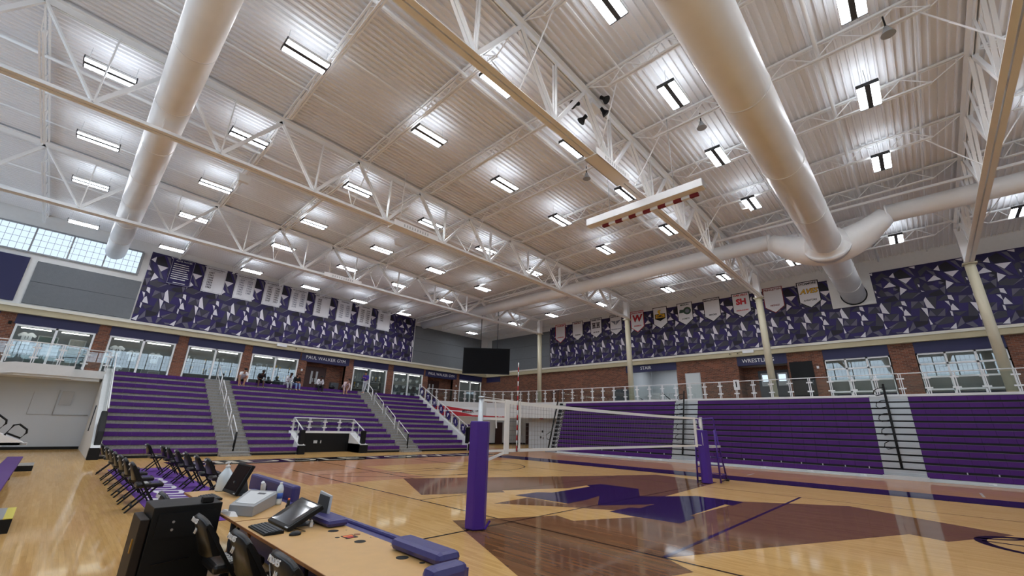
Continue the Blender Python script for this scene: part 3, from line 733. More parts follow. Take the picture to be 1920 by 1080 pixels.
for x, y, nm in BOX:
    z = zdeck(x, y)-1.0
    S_ = thing('ceiling_speaker', 'white box loudspeaker hung from the %s' % nm, 'speaker', (x, y, z), 0)
    m = MB(); m.hexa([(x-.2,y-.15,z),(x+.2,y-.15,z),(x+.2,y+.15,z+.05),(x-.2,y+.15,z+.05)], [(x-.28,y-.2,z+.35),(x+.28,y-.2,z+.35),(x+.28,y+.2,z+.4),(x-.28,y+.2,z+.4)]); m.build('cabinet', ['white'], S_, bevel=.02)
    m = MB(); m.tube([(x,y,z+.3), (x,y,z+.75)], .02, 6); m.box(x-.12, y-.03, z+.36, x+.12, y+.03, z+.42); m.build('yoke', ['steel'], S_)
for ti, x0, x1, nm in ((0, 9.2, 11.6, 'truss nearest the trophy wall'), (1, 8.3, 10.7, 'second truss from the trophy wall'), (2, 9.9, 12.0, 'truss over the net')):
    ty = TY[ti]; z = 10.15
    S_ = thing('winch_housing', 'flat white perforated housing clamped on the %s' % nm, 'housing', ((x0+x1)/2, ty, z))
    m = MB(); m.box(x0, ty-.24, z-.04, x1, ty+.24, z); m.box(x0, ty-.25, z-.04, x1, ty-.22, z+.22); m.box(x0, ty+.22, z-.04, x1, ty+.25, z+.22); m.build('casing', ['steel'], S_)
    m = MB()
    for i in range(10): m.box(x0+.5+i*.14, ty-.257, z+.03, x0+.56+i*.14, ty-.25, z+.15)
    m.build('slot', ['gray_light'], S_)
    m = MB(); xq = x0+.4; m.tube([(xq,ty,z+.1), (xq-.7,ty-1.3,ztop(xq,ty)-.2)], .02, 6); m.build('brace_rod', ['steel'], S_)
# ------------------------------------------------------------------ faceted murals
def clip(poly, a, b, c):      # keep a*u+b*v<=c
    out = []
    for i in range(len(poly)):
        p, q = poly[i], poly[(i+1) % len(poly)]; dp = a*p[0]+b*p[1]-c; dq = a*q[0]+b*q[1]-c
        if dp <= 0: out.append(p)
        if (dp < 0 < dq) or (dq < 0 < dp): t = dp/(dp-dq); out.append((p[0]+(q[0]-p[0])*t, p[1]+(q[1]-p[1])*t))
    return out
TW, TH = 1.89, 4.0
TILE = [(p, c, k) for k, (c, p) in enumerate([(0,[(0.9,0.38),(1.18,0.54),(1.26,0.38),(1.18,0.11),(1.04,0.1)]),(4,[(0.57,0.72),(1.16,0.65),(1.09,0.49),(0.61,0.36)]),(2,[(1.45,0.41),(1.88,0.79),(2.19,0.45),(1.52,0.36)]),(0,[(1.46,0.37),(2.16,0.4),(1.91,0.16),(1.64,0.16),(1.45,0.21)]),(0,[(1.2,0.83),(1.81,0.8),(1.36,0.51),(1.28,0.52)]),(2,[(1.88,0.79),(2.13,0.75),(2.21,0.45)]),(2,[(0.29,0.97),(0.83,0.99),(0.49,0.76)]),(2,[(0.95,1.43),(1.21,0.86),(1.12,0.65),(0.82,0.7)]),(0,[(0.27,0.76),(0.49,0.75),(0.57,0.72),(0.31,0.4),(0.23,0.41)]),(0,[(1.56,1.3),(1.73,1.74),(2.02,1.68),(2.15,1.31),(1.9,0.95),(1.94,1.26)]),(2,[(1.37,1.28),(1.9,1.27),(1.54,0.88)]),(2,[(1.75,2.0),(1.58,1.29),(1.34,1.99)]),(2,[(0.99,1.81),(1.15,1.46),(0.98,1.43),(0.55,1.1),(0.62,1.47)]),(0,[(0.62,1.45),(0.96,1.43),(0.87,0.99),(0.52,1.04)]),(0,[(0.53,1.9),(0.69,1.88),(0.6,1.4),(0.48,1.63)]),(2,[(1.73,1.74),(2.04,1.98),(2.16,1.98),(2.2,1.77),(1.87,1.71)]),(4,[(1.45,2.09),(1.56,2.22),(1.97,2.35),(2.1,2.05),(1.76,2.0)]),(0,[(2.15,2.1),(2.47,2.13),(2.21,2.03)]),(2,[(2.21,2.31),(2.54,2.46),(2.94,2.33),(2.69,2.04),(2.23,2.13)]),(0,[(2.55,2.61),(2.97,2.43),(2.6,2.39)]),(0,[(1.74,2.75),(1.98,2.89),(2.01,2.64),(1.9,2.48),(1.75,2.66)]),(0,[(1.56,3.41),(1.86,3.25),(1.57,2.91),(1.5,2.99)]),(2,[(1.11,3.2),(1.26,3.23),(1.27,2.92),(1.0,2.85)]),(0,[(2.89,3.29),(2.98,2.49),(2.59,2.98)]),(2,[(2.93,3.24),(3.06,2.71),(2.98,2.49)]),(0,[(2.04,3.42),(2.3,3.3),(2.65,2.62),(2.3,2.85)]),(4,[(2.14,3.7),(2.51,3.92),(2.88,3.34),(2.32,3.35)]),(2,[(1.31,3.59),(1.67,3.88),(1.94,3.54),(1.66,3.6),(1.34,3.27)]),(0,[(2.52,3.95),(2.87,3.89),(3.03,3.3),(2.89,3.31)]),(2,[(1.47,2.87),(1.56,2.67),(1.65,2.38),(1.38,2.41),(1.3,2.66)]),(4,[(2.09,3.04),(2.29,2.83),(2.23,2.53),(2.07,2.65)]),(3,[(0.54,0.69),(0.6,0.33),(0.26,0.11)]),(3,[(0.62,0.32),(0.9,0.38),(1.04,0.1),(0.88,0.06)]),(3,[(1.22,0.39),(1.44,0.4),(1.26,0.1),(1.18,0.11)]),(3,[(1.36,0.51),(1.86,0.77),(1.45,0.41)]),(3,[(1.6,0.19),(1.88,0.18),(1.92,0.1),(1.66,0.1)]),(3,[(1.35,1.27),(1.52,0.89),(1.22,0.93)]),(3,[(1.94,1.26),(1.86,0.83),(1.56,0.88)]),(3,[(0.69,1.88),(0.99,1.83),(0.63,1.49)]),(3,[(1.01,1.82),(1.21,1.82),(1.16,1.48)]),(3,[(2.66,2.04),(3.09,2.32),(2.98,2.34)]),(3,[(1.56,2.67),(1.73,2.67),(1.95,2.38),(1.65,2.38)]),(3,[(1.96,2.41),(2.21,2.53),(2.1,2.05)]),(3,[(2.01,2.85),(2.19,2.72),(2.07,2.65),(1.98,2.7)]),(3,[(1.66,3.6),(1.94,3.44),(2.0,3.09),(1.88,3.24)]),(3,[(1.26,3.23),(1.53,3.23),(1.53,2.94)]),(3,[(2.34,3.26),(2.58,2.96),(2.81,2.58),(2.65,2.62)]),(3,[(2.67,3.91),(2.87,3.89),(3.03,3.33)]),(5,[(0.0,0.11),(0.29,0.4),(0.25,0.07)]),(5,[(1.2,0.8),(1.3,0.44),(1.2,0.42)]),(5,[(0.2,1.09),(0.28,1.03),(0.27,0.76),(0.2,0.83)]),(5,[(1.02,1.45),(1.26,1.36),(1.21,0.87)]),(5,[(1.31,2.04),(1.56,1.3),(1.25,1.41),(1.21,1.86)]),(5,[(0.38,1.47),(0.55,1.07),(0.25,1.1),(0.28,1.33)]),(5,[(0.11,1.67),(0.26,1.64),(0.28,1.33)]),(5,[(0.28,1.97),(0.43,1.95),(0.48,1.63),(0.28,1.76)]),(5,[(2.29,2.83),(2.55,2.61),(2.21,2.33)]),(5,[(3.1,2.46),(3.24,2.36),(3.12,2.37)]),(5,[(1.15,2.85),(1.22,2.79),(1.21,2.65),(1.16,2.69)]),(5,[(1.9,3.22),(2.14,2.92),(1.57,2.91)]),(5,[(2.17,3.76),(2.18,3.42),(1.94,3.54)]),(5,[(2.31,3.32),(2.89,3.29),(2.58,2.98)]),(5,[(2.88,3.94),(3.14,3.95),(3.11,3.79)])])]
def mural(name, label, P, u0, u1, topf, group):
    mb = MB()
    off = P(0, 0, 1)-P(0, 0, 0)
    mb.prism([P(u0, 7.31, 0), P(u1, 7.31, 0), P(u1, topf(u1), 0), P(u0, topf(u0), 0)], off*.02, 1)
    k0 = int((u0-3*TW)//TW)
    for k in range(k0, int(u1//TW)+2):
        for tri, mi, lay in TILE:
            q = [(p[0]+k*TW, p[1]) for p in tri]
            q = clip(clip(clip(clip(q, -1, 0, -u0), 1, 0, u1), 0, -1, 0), 0, 1, TH)
            if len(q) < 3: continue
            pts = [P(u, 7.31+v/TH*(topf(u)-7.31), .022+.0004*lay) for u, v in q]
            nr = (pts[1]-pts[0]).cross(pts[2]-pts[0])
            if nr.dot(off) < 0: pts = pts[::-1]
            mb.poly(pts, mi)
    return tag(mb.build(name, ['mural_purple', 'mural_deep', 'mural_slate', 'mural_grey', 'mural_black', 'mural_white']), label, 'mural', group)
mural('faceted_mural', 'purple, grey and white faceted mural above the display windows, behind the year banners', lambda u, z, d: Vector((u, YL+.03-d, z)), 1.9, 22.2, lambda u: 11.98-.02*u, 'faceted wall murals')
mural('faceted_mural', 'purple, grey and white faceted mural on the right wall, behind the school pennants', lambda u, z, d: Vector((XR+.03-d, -u, z)), -25.45, 14, lambda u: 11.22, 'faceted wall murals')

# ------------------------------------------------------------------ year banners on the left wall
YRS = [None,
 ('BOYS BASKETBALL', 'STATE RUNNER UP', ['1937','1941','1949','1950','1959','1976','1983'], []),
 ('BOYS BASKETBALL', 'REGIONAL CHAMPS', ['1937','1941','1944','1945','1947','1952','1953'], ['1956','1957','1958','1959','1978','1983']),
 ('BOYS BASKETBALL', 'DISTRICT CHAMPS', ['1937','1941','1943','1944','1945','1946','1947'], ['1949','1950','1952','1953','1955','1956','1957']),
 ('BOYS BASKETBALL', 'DISTRICT CHAMPS', ['1958','1959','1960','1961','1962','1968','1974'], ['1975','1976','1982','1983','2000','2004']),
 ('NATIONAL HONORS', 'STATE CHAMPS', ['1938','1939','1940','1951','1952','1953','1955'], []),
 ('BASKETBALL', '', ['1941','1942','1943','1945','1946','1948','1950'], ['1951','1952','1953','1962','1963','1964']),
 ('WRESTLING', '', ['1968','1970','1971','1973','1974','1975','1977'], ['1978','1979','1980','1982','1983','1987','1988']),
 ('WRESTLING', '', ['1947','1952','1953','1956'], [])]
for k in range(9):
    x0 = 2.98+1.9*k; x1 = x0+1.26; zt = 11.9-.035*k; zb = zt-1.85; y = YL-.06
    dark = k == 0
    lab = 'dark purple banner with a poem in white, first of the banner row' if dark else 'white banner listing years under %s, %s from the left' % ((YRS[k][0]+' '+YRS[k][1]).strip().lower(), ORD[k])
    B = thing('banner', lab, 'banner', ((x0+x1)/2, y, zb), 0, 'year banners above the display windows')
    m = MB(); n = 10
    for i in range(n):
        a, c = x0+(x1-x0)*i/n, x0+(x1-x0)*(i+1)/n; ya, yc = y+.012*math.sin(i*1.3+k), y+.012*math.sin((i+1)*1.3+k)
        m.hexa([(a,ya,zb),(c,yc,zb),(c,yc+.008,zb),(a,ya+.008,zb)], [(a,y,zt),(c,y,zt),(c,y+.008,zt),(a,y+.008,zt)])
    m.build('cloth', ['banner_navy' if dark else 'cloth_white'], B)
    m = MB(); e = .04; yy = y-.022
    for a, c, f, g2 in ((x0+.03,x1-.03,zt-.06,zt-.05),(x0+.03,x1-.03,zb+.05,zb+.06),(x0+.03,x0+.04,zb+.05,zt-.05),(x1-.04,x1-.03,zb+.05,zt-.05)): m.box(a, yy, f, c, yy+.004, g2)
    m.build('border', ['white' if dark else 'ink_gray'], B)
    m = MB(); m.tube([(x0-.03,y,zt), (x1+.03,y,zt)], .015, 6); m.build('hanging_rod', ['gray_light'], B)
    xm = (x0+x1)/2; ty = y-.022
    if dark:
        text('ALMA MATER', (xm, ty, zt-.2), (1,0,0), (0,0,1), .15, 'white', B)
        rr = random.Random(5)
        for q in range(8):
            z = zt-.42-q*.145; xx = x0+.13; wd = ''
            while len(wd) < 26: wd += ''.join(rr.choice('aeioustrnlmdhw') for _ in range(rr.randint(2, 7)))+' '
            m = MB(); e = x1-.13-rr.uniform(0, .25); k2 = 0
            m.add([(xx+(e-xx)*t2/40, ty, z+(.028 if (t2*7+q*3) % 5 < 3 else .012)) for t2 in range(41)]+[(xx+(e-xx)*t2/40, ty, z-.025) for t2 in range(41)], [(41+t2, 42+t2, t2+1, t2) for t2 in range(40)])
            m.build('verse_line', ['white'], B)
        m = MB(); m.box(xm-.3, ty, zb+.14, xm+.35, ty+.003, zb+.18); m.build('verse_line', ['white'], B)
    else:
        a, c, l1, l2 = YRS[k]
        text(a, (xm, ty, zt-.17), (1,0,0), (0,0,1), .125, 'ink', B, bold=.002)
        if c: text(c, (xm, ty, zt-.29), (1,0,0), (0,0,1), .085, 'ink_gray', B)
        im = 'ink_gray' if k in (2, 4, 6) else 'ink'
        for i, s in enumerate(l1): text(s, (xm-.27, ty, zt-.46-i*.175), (1,0,0), (0,0,1), .17, im, B, bold=.003)
        for i, s in enumerate(l2): text(s, (xm+.27, ty, zt-.46-i*.175), (1,0,0), (0,0,1), .17, im, B, bold=.003)

# ------------------------------------------------------------------ school pennants on the right wall
PN = [('COLERAIN','CARDINALS','red','red','red'),('FAIRFIELD','INDIANS','black','dark_red','black'),('HAMILTON','BIG BLUE','black','ink','ink'),('LAKOTA EAST','THUNDERHAWKS','black','ink','ink_gray'),
      ('LAKOTA WEST','FIREBIRDS','red','red','red'),('','','black','ink','ink'),('MASON','COMETS','black','green_dark','green_dark'),('MIDDLETOWN','MIDDIES','black','ink','ink'),
      ('OAK HILLS','HIGHLANDERS','black','red','red'),('PRINCETON','VIKINGS','dark_red','dark_red','dark_red'),('SYCAMORE','AVIATORS','black','ink','ink')]
PD = ['with red edging and a blank middle', 'with black edging and red lettering', 'with two outlined H letters', 'with grey spread wings', 'with a big red W', 'with a yellow and black GMC badge', 'with a dark green round emblem', 'with black edging and black lettering, no emblem', 'with interlocked red letters', 'with dark red edging and lettering', 'with yellow AVES lettering']
for k, (top, bot, edge, ct, cb) in enumerate(PN):
    ya = 24.74-2.02*k; yc = ya-1.2; zt, zs, zp = 11.39, 10.0, 9.56; x = XR-.025; ym = (ya+yc)/2
    B = thing('pennant', 'white pointed school pennant %s, %s from the left' % (PD[k], ORD[k]), 'pennant', (x, ym, zp), 0, 'school pennants on the right wall')
    m = MB(); m.prism([(x,ya,zt),(x,ya,zs),(x,ym,zp),(x,yc,zs),(x,yc,zt)], (.01,0,0)); m.build('edging', [edge], B)
    e = .05; m = MB(); m.prism([(x-.004,ya-e,zt-e),(x-.004,ya-e,zs+.02),(x-.004,ym,zp+.06),(x-.004,yc+e,zs+.02),(x-.004,yc+e,zt-e)], (.004,0,0)); m.build('cloth', ['cloth_white'], B)
    m = MB(); m.tube([(x+.01,ya+.02,zt), (x+.01,yc-.02,zt)], .012, 6); m.build('hanging_rod', ['gray_light'], B)
    X_, Z_ = (0,-1,0), (0,0,1); xx = x-.008
    if top: text(top, (xx, ym, zt-.17), X_, Z_, .19 if len(top) < 10 else .155, ct, B, bold=.006)
    if bot: text(bot, (xx, ym, zs+.1), X_, Z_, .15 if len(bot) < 10 else .12, cb, B, shear=.3, bold=.004)
    zc = 10.72
    P = lambda u, v: (xx, ym-u, zc+v)
    m = MB()
    if k == 2:
        for s in (-.22, .22):
            for q in (-.09, .09): m.prism([P(s+q-.05,-.25),P(s+q+.05,-.25),P(s+q+.05,.25),P(s+q-.05,.25)], (-.004,0,0))
            m.prism([P(s-.1,-.05),P(s+.1,-.05),P(s+.1,.05),P(s-.1,.05)], (-.006,0,0))
            for v in (-.25, .19): m.prism([P(s-.2,v),P(s+.2,v),P(s+.2,v+.06),P(s-.2,v+.06)], (-.004,0,0))
        m.build('emblem', ['ink'], B)
    elif k == 3:
        for s in (-1, 1): m.prism([P(s*.03,-.25),P(s*.5,.18),P(s*.3,.14),P(s*.03,.1)], (-.004,0,0))
        m.build('emblem', ['ink_gray'], B)
    elif k == 4:
        text('W', (xx-.002, ym, zc), X_, Z_, .8, 'ink', B, 'emblem_shadow', shear=.1, bold=.03); text('W', (xx-.008, ym+.02, zc+.02), X_, Z_, .8, 'red', B, 'emblem', shear=.1, bold=.02)
    elif k == 5:
        m.prism([P(-.44,-.02),P(-.44,-.3),P(0,-.5),P(.44,-.3),P(.44,.1),P(-.44,.1)], (-.003,0,0)); m.build('emblem', ['black'], B)
        m = MB(); m.prism([P(-.38,-.04),P(-.38,-.24),P(.38,-.24),P(.38,.05),P(-.38,.05)], (-.006,0,0)); m.prism([P(-.14,.4),P(-.2,.3),P(-.05,.02),P(.08,.02),P(.0,.3),P(.1,.36),P(.06,.42)], (-.006,0,0)); m.build('emblem_field', ['gold'], B)
        text('GMC', (xx-.01, ym, zc-.1), X_, Z_, .26, 'ink', B, 'emblem_lettering', bold=.008)
    elif k == 6:
        n = 24; m.prism([P(.18+.3*math.cos(2*PI*i/n)*(1+.08*math.sin(9*i)), .0+.3*math.sin(2*PI*i/n)) for i in range(n)], (-.003,0,0)); m.prism([P(-.45,-.12),P(-.1,-.12),P(0,.12),P(-.4,.14)], (-.003,0,0)); m.build('emblem', ['green_dark'], B)
        m = MB(); m.prism([P(.18+.16*math.cos(2*PI*i/n), .16*math.sin(2*PI*i/n)) for i in range(n)], (-.006,0,0)); m.build('emblem_disc', ['ink_gray'], B)
    elif k == 8:
        text('SH', (xx-.002, ym, zc), X_, Z_, .56, 'red', B, 'emblem', bold=.03)
    elif k == 10:
        text('AVES', (xx-.002, ym, zc-.02), X_, Z_, .42, 'ink', B, 'emblem_shadow', shear=.35, bold=.025); text('AVES', (xx-.008, ym, zc-.02), X_, Z_, .42, 'gold', B, 'emblem', shear=.35, bold=.008)

# ------------------------------------------------------------------ room name lettering
def sign(label, s, pos, xd, n, size, name='wall_sign'):
    B = thing(name, label, 'sign', pos)
    m = MB(); L = len(s)*size*.36; c = Vector(pos); xd = Vector(xd); nv = Vector(n)
    m.prism([c-xd*L-Vector((0,0,size*.8)), c+xd*L-Vector((0,0,size*.8)), c+xd*L+Vector((0,0,size*.8)), c-xd*L+Vector((0,0,size*.8))], nv*.012); m.build('sign_panel', ['navy'], B)
    text(s, c+nv*.016, xd, (0,0,1), size, 'white', B)
sign('white letters PAUL WALKER GYM over the brown doors near the seated people', 'PAUL WALKER GYM', (14.2, YL-.032, 6.52), (1,0,0), (0,-1,0), .36)
sign('white letters PAUL WALKER GYM over the brown doors nearest the hanging screen', 'PAUL WALKER GYM', (25.85, YL-.032, 6.5), (1,0,0), (0,-1,0), .36)
sign('white letters STAIR on the navy header behind a column', 'STAIR', (XR-.04, 15.6, 6.56), (0,-1,0), (-1,0,0), .36)
sign('white letters WRESTLING on the navy header, its end hidden by a column', 'WRESTLING', (XR-.04, 7.5, 6.5), (0,-1,0), (-1,0,0), .36)

# ------------------------------------------------------------------ hanging video screen in the corner
sa, sb = Vector((23.0, 27.75, 0)), Vector((25.75, 24.85, 0))
dirx = (sb-sa).normalized(); nrm = Vector((dirx.y, -dirx.x, 0)); zs0, zs1 = 5.95, 8.15
S = thing('video_screen', 'large black video screen hung on two poles in the far corner', 'screen', ((sa.x+sb.x)/2, (sa.y+sb.y)/2, zs0))
m = MB(); m.prism([sa+Vector((0,0,zs0)), sb+Vector((0,0,zs0)), sb+Vector((0,0,zs1)), sa+Vector((0,0,zs1))], -nrm*.18); m.build('cabinet', ['black'], S)
m = MB(); o_ = nrm*.004; m.prism([sa+o_+dirx*.05+Vector((0,0,zs0+.05)), sb+o_-dirx*.05+Vector((0,0,zs0+.05)), sb+o_-dirx*.05+Vector((0,0,zs1-.05)), sa+o_+dirx*.05+Vector((0,0,zs1-.05))], nrm*.004); m.build('display', ['screen_dark'], S)
for t_ in (.36, .72):
    c = sa+(sb-sa)*t_-nrm*.09; m = MB(); m.tube([c+Vector((0,0,zs1)), c+Vector((0,0,zdeck(c.x, c.y)-.09))], .035, 8); m.build('pole', ['charcoal'], S)
# ------------------------------------------------------------------ small fittings on the walls
for x, y, s, nm in ((10.6, YL-.36, 'x', 'left trim band above the display windows'), (XR-.36, 7.95, 'y', 'right trim band beside the WRESTLING sign')):
    z = 7.0
    E_ = thing('emergency_light', 'white emergency light box on the %s' % nm, 'emergency light', (x, y, z-.1))
    m = MB()
    if s == 'x': m.box(x-.35, y, z, x+.35, y+.1, z+.22)
    else: m.box(x, y-.35, z, x+.1, y+.35, z+.22)
    m.build('housing', ['white'], E_, bevel=.015)
    for k in (1, 2):
        p = Vector((x+.5+.55*k, y+.06, z+.02)) if s == 'x' else Vector((x+.06, y+.15+.5*k, z+.02)); n = Vector((0,-1,0)) if s == 'x' else Vector((-1,0,0))
        m = MB(); m.tube([p, p+n*.07], .075, 14); m.build('lamp_head', ['beige'], E_)
        m = MB(); m.tube([p+n*.07, p+n*.075], .04, 12); m.build('lens', ['black'], E_)
WF_ = [((12.45, YL-.06, 5.5), 'brick pier left of the first brown doors', 'x'), ((27.8, YL-.06, 5.6), 'brick pier right of the far brown doors', 'x'), ((XR-.06, 4.25, 5.8), 'brick beside the black door', 'y'), ((-2.75, YL-.1, 6.3), 'brick pier at the far left', 'x')]
for (x, y, z), nm, s in WF_:
    m = MB()
    if s == 'x': m.box(x-.06, y, z-.08, x+.06, y+.06, z+.08); m.box(x-.03, y-.03, z-.05, x+.03, y, z+.02)
    else: m.box(x, y-.06, z-.08, x+.06, y+.06, z+.08); m.box(x-.03, y-.03, z-.05, x, y+.03, z+.02)
    tag(m.build('wall_box', ['white' if y != YL-.1 else 'black'], bevel=.01), 'small %s box on the %s' % ('white' if y != YL-.1 else 'black', nm), 'wall box')
# corridor exit sign, fire alarm and banner under the corner deck
m = MB(); m.box(28.9, 29.6, 2.75, 29.35, 29.66, 2.98); E_ = tag(m.build('exit_sign', ['exit_red']), 'small red exit sign hung in the corridor behind the net post', 'exit sign')
m = MB(); m.box(30.4, 25.05, 2.5, 30.495, 25.4, 2.85); tag(m.build('alarm_box', ['red'], bevel=.01), 'red alarm box on the white block wall behind the net', 'alarm')
for (ya, z, nm, c) in ((25.1, 1.45, 'upper black card reader on the white block wall', 'black'), (25.3, .95, 'left black switch on the white block wall', 'black'), (25.0, .9, 'right black switch on the white block wall', 'gray_box')):
    m = MB(); m.box(30.46, ya-.07, z-.09, 30.5, ya+.07, z+.09); tag(m.build('wall_switch', [c], bevel=.005), nm, 'switch')
BP = arcp(22.6, 25.6, 6.41, 0, PI/2*.98, 22)
B = thing('sponsor_banner', 'long red, white and blue sponsor banner with MILLER lettering under the curved balcony', 'banner', (27.1, 30.1, 2.6))
m = MB()
rr = 6.31
def bp_(a, z, d=0): return Vector((22.6+(rr-d)*math.cos(a), 25.6+(rr-d)*math.sin(a), z))
A0, A1 = .36, 1.53; n = 30
for i in range(n):
    a, c = A0+(A1-A0)*i/n, A0+(A1-A0)*(i+1)/n
    m.add([bp_(a,2.58), bp_(a,3.4), bp_(c,3.4), bp_(c,2.58)], [(0,1,2,3)], 0)
    ft = i/n
    if ft > .42:      # left part: red swooshes over white
        k = (ft-.42)/.58; k2 = (ft+1/n-.42)/.58
        t0, t1_ = 3.05+.05*k, 3.05+.05*k2; u0, u1 = min(3.4, 3.12+.5*k), min(3.4, 3.12+.5*k2)
        m.add([bp_(a,t0,.004), bp_(a,u0,.004), bp_(c,u1,.004), bp_(c,t1_,.004)], [(0,1,2,3)], 1)
        v0, v1 = 2.7+.28*math.sin(PI*min(1, k*1.1)), 2.7+.28*math.sin(PI*min(1, k2*1.1))
        m.add([bp_(a,2.59,.004), bp_(a,v0,.004), bp_(c,v1,.004), bp_(c,2.59,.004)], [(0,1,2,3)], 1)
    else: m.add([bp_(a,2.58,.004), bp_(a,2.66+.1*ft,.004), bp_(c,2.66+.1*ft,.004), bp_(c,2.58,.004)], [(0,1,2,3)], 1)
m.build('banner_sheet', ['white', 'red'], B)
def btext(s, a, z, size, mt):
    p = bp_(a, z, .12); text(s, p, (math.sin(a), -math.cos(a), 0), (0,0,1), size, mt, B, bold=.004)
btext('MILLER', .93, 3.02, .34, 'ink'); btext('Health', 1.17, 2.74, .2, 'white'); btext('millerins.com', .74, 3.08, .18, 'ink'); btext('protection', .72, 2.84, .16, 'ink'); btext('JOIN US', .44, 2.64, .1, 'white')
# ------------------------------------------------------------------ concrete grandstand with purple benches (below the display windows)
NRW, Y0, DY, Z1, DZ = 12, 25.55, .62, .37, .34
SEC = [(1.78, 6.05, 'left'), (7.42, 16.25, 'middle'), (17.68, 22.1, 'right')]
AL = (9.75, 13.85)                      # alcove of the camera platform
SG = 'purple-benched grandstand sections below the display windows'
for x0, x1, nm in SEC:
    G = thing('grandstand_section', '%s section of the concrete grandstand with purple benches under the display windows' % nm, 'grandstand', ((x0+x1)/2, Y0, 0), 0, SG)
    m = MB()
    for i in range(NRW):
        y = Y0+DY*i; z = Z1+DZ*i-.03
        segs = [(x0, x1)]
        if nm == 'middle' and i < 3: segs = [(x0, AL[0]+.3), (AL[1]-.3, x1)]
        for a, c in segs: m.box(a, y, 0 if i == 0 else z-DZ-.02, c, y+DY+.02 if i < NRW-1 else 33.05, z)
    m.build('concrete_step', ['concrete'], G)
    m = MB()
    for a, c in ([(x0, x1)] if nm != 'middle' else [(x0, AL[0]), (AL[1], x1)]): m.box(a, Y0-.02, 0, c, Y0, .1)
    m.build('base_strip', ['black'], G)
    for i in range(NRW):
        y = Y0+DY*i; z = Z1+DZ*i; m = MB()
        segs = [(x0+.02, x1-.02)]
        if nm == 'middle' and i < 3: segs = [(x0+.02, AL[0]), (AL[1], x1-.02)]
        for a, c in segs:
            m = MB(); n = max(1, round((c-a)/.48)); s = (c-a)/n
            for k in range(n): m.box(a+k*s+.004, y-.05, z-.185, a+(k+1)*s-.004, y+.3, z)
            m.build('bench_row', ['purple_seat'], G)
# aisle stairs
for ai, (x0, x1, nm) in enumerate(((6.05, 7.42, 'left'), (16.25, 17.68, 'right'))):
    A = thing('aisle_stairs', 'grey concrete stairs of the %s aisle between grandstand sections' % nm, 'stairs', ((x0+x1)/2, Y0, 0), 0, 'grandstand aisles')
    for i in range(NRW*2):
        y = Y0+DY/2*(i-.6); z = Z1-.03-DZ+DZ/2*(i+1.2)
        m = MB(); m.box(x0, y, max(0, z-.2), x1, y+DY/2+.03, z); s_ = m.build('step', ['concrete'], A); m = MB(); m.box(x0+.005, y-.012, z-.05, x1-.005, y+.03, z+.004); m.build('step_nosing', ['gray_box'], s_)
    m = MB(); m.box(x0+.01, Y0+DY*NRW-.3, .2, x1-.01, 33.04, Z1-.03+DZ*NRW-.36); m.build('landing', ['concrete'], A)
    m = MB(); m.box(x0+.02, Y0-.55, 0, x1-.02, Y0-.2, .07); m.build('bottom_step', ['concrete'], A)
    m = MB()
    m.box(x0+.01, 32.97, 3.86, x1-.01, 33.15, 3.98); m.build('landing_curb', ['white_rail'], A)
    xr = (x0+x1)/2-.02
    for k in range(4):
        ya, yb = Y0+.15+1.86*k, Y0+1.55+1.86*k
        za = .12+DZ*(ya-Y0)/DY; zb = .12+DZ*(yb-Y0)/DY
        H = thing('handrail', 'white aisle handrail loop in the %s grandstand aisle, %s from the bottom' % (nm, ORD[k]), 'handrail', (xr, ya, za), 0, 'aisle handrails in the grandstand')
        m = MB(); h = .98
        m.tube([(xr,yb,zb), (xr,yb,zb+h-.08), (xr,yb-.06,zb+h), (xr,ya+.05,za+h+.02), (xr,ya,za+h-.06), (xr,ya,za+h*.5)], .024, 8); m.build('rail', ['white_rail'], H)
        m = MB(); m.tube([(xr,yb,zb+.5), (xr,ya,za+.42)], .02, 8); m.build('lower_bar', ['white_rail'], H)
        m = MB(); m.tube([(xr,ya,za), (xr,ya,za+h-.05)], .026 if k else .05, 8); m.build('front_post', ['black' if k == 0 else 'white_rail'], H)
# white stringer walls at both ends
def stringer(xa, xb, nm):
    W = thing('stringer_wall', 'white sloping end wall of the grandstand, %s' % nm, 'end wall', ((xa+xb)/2, Y0, 0), 0, 'grandstand end walls')
    pr = [(Y0-.45,0),(33.0,0),(33.0,4.25),(32.7,4.25),(Y0-.1,.62),(Y0-.45,.45)]
    m = MB(); m.prism([(xa,y,z) for y, z in pr], (xb-xa,0,0)); m.build('wall', ['white_paint'], W)
    m = MB(); m.box(xa-.02, Y0-.5, 0, xb+.02, Y0-.1, .46); m.build('end_pad', ['black'], W, bevel=.02)
    return W
stringer(1.42, 1.74, 'left end beside the team chairs'); stringer(22.12, 22.42, 'right end below the THE PIT panels')
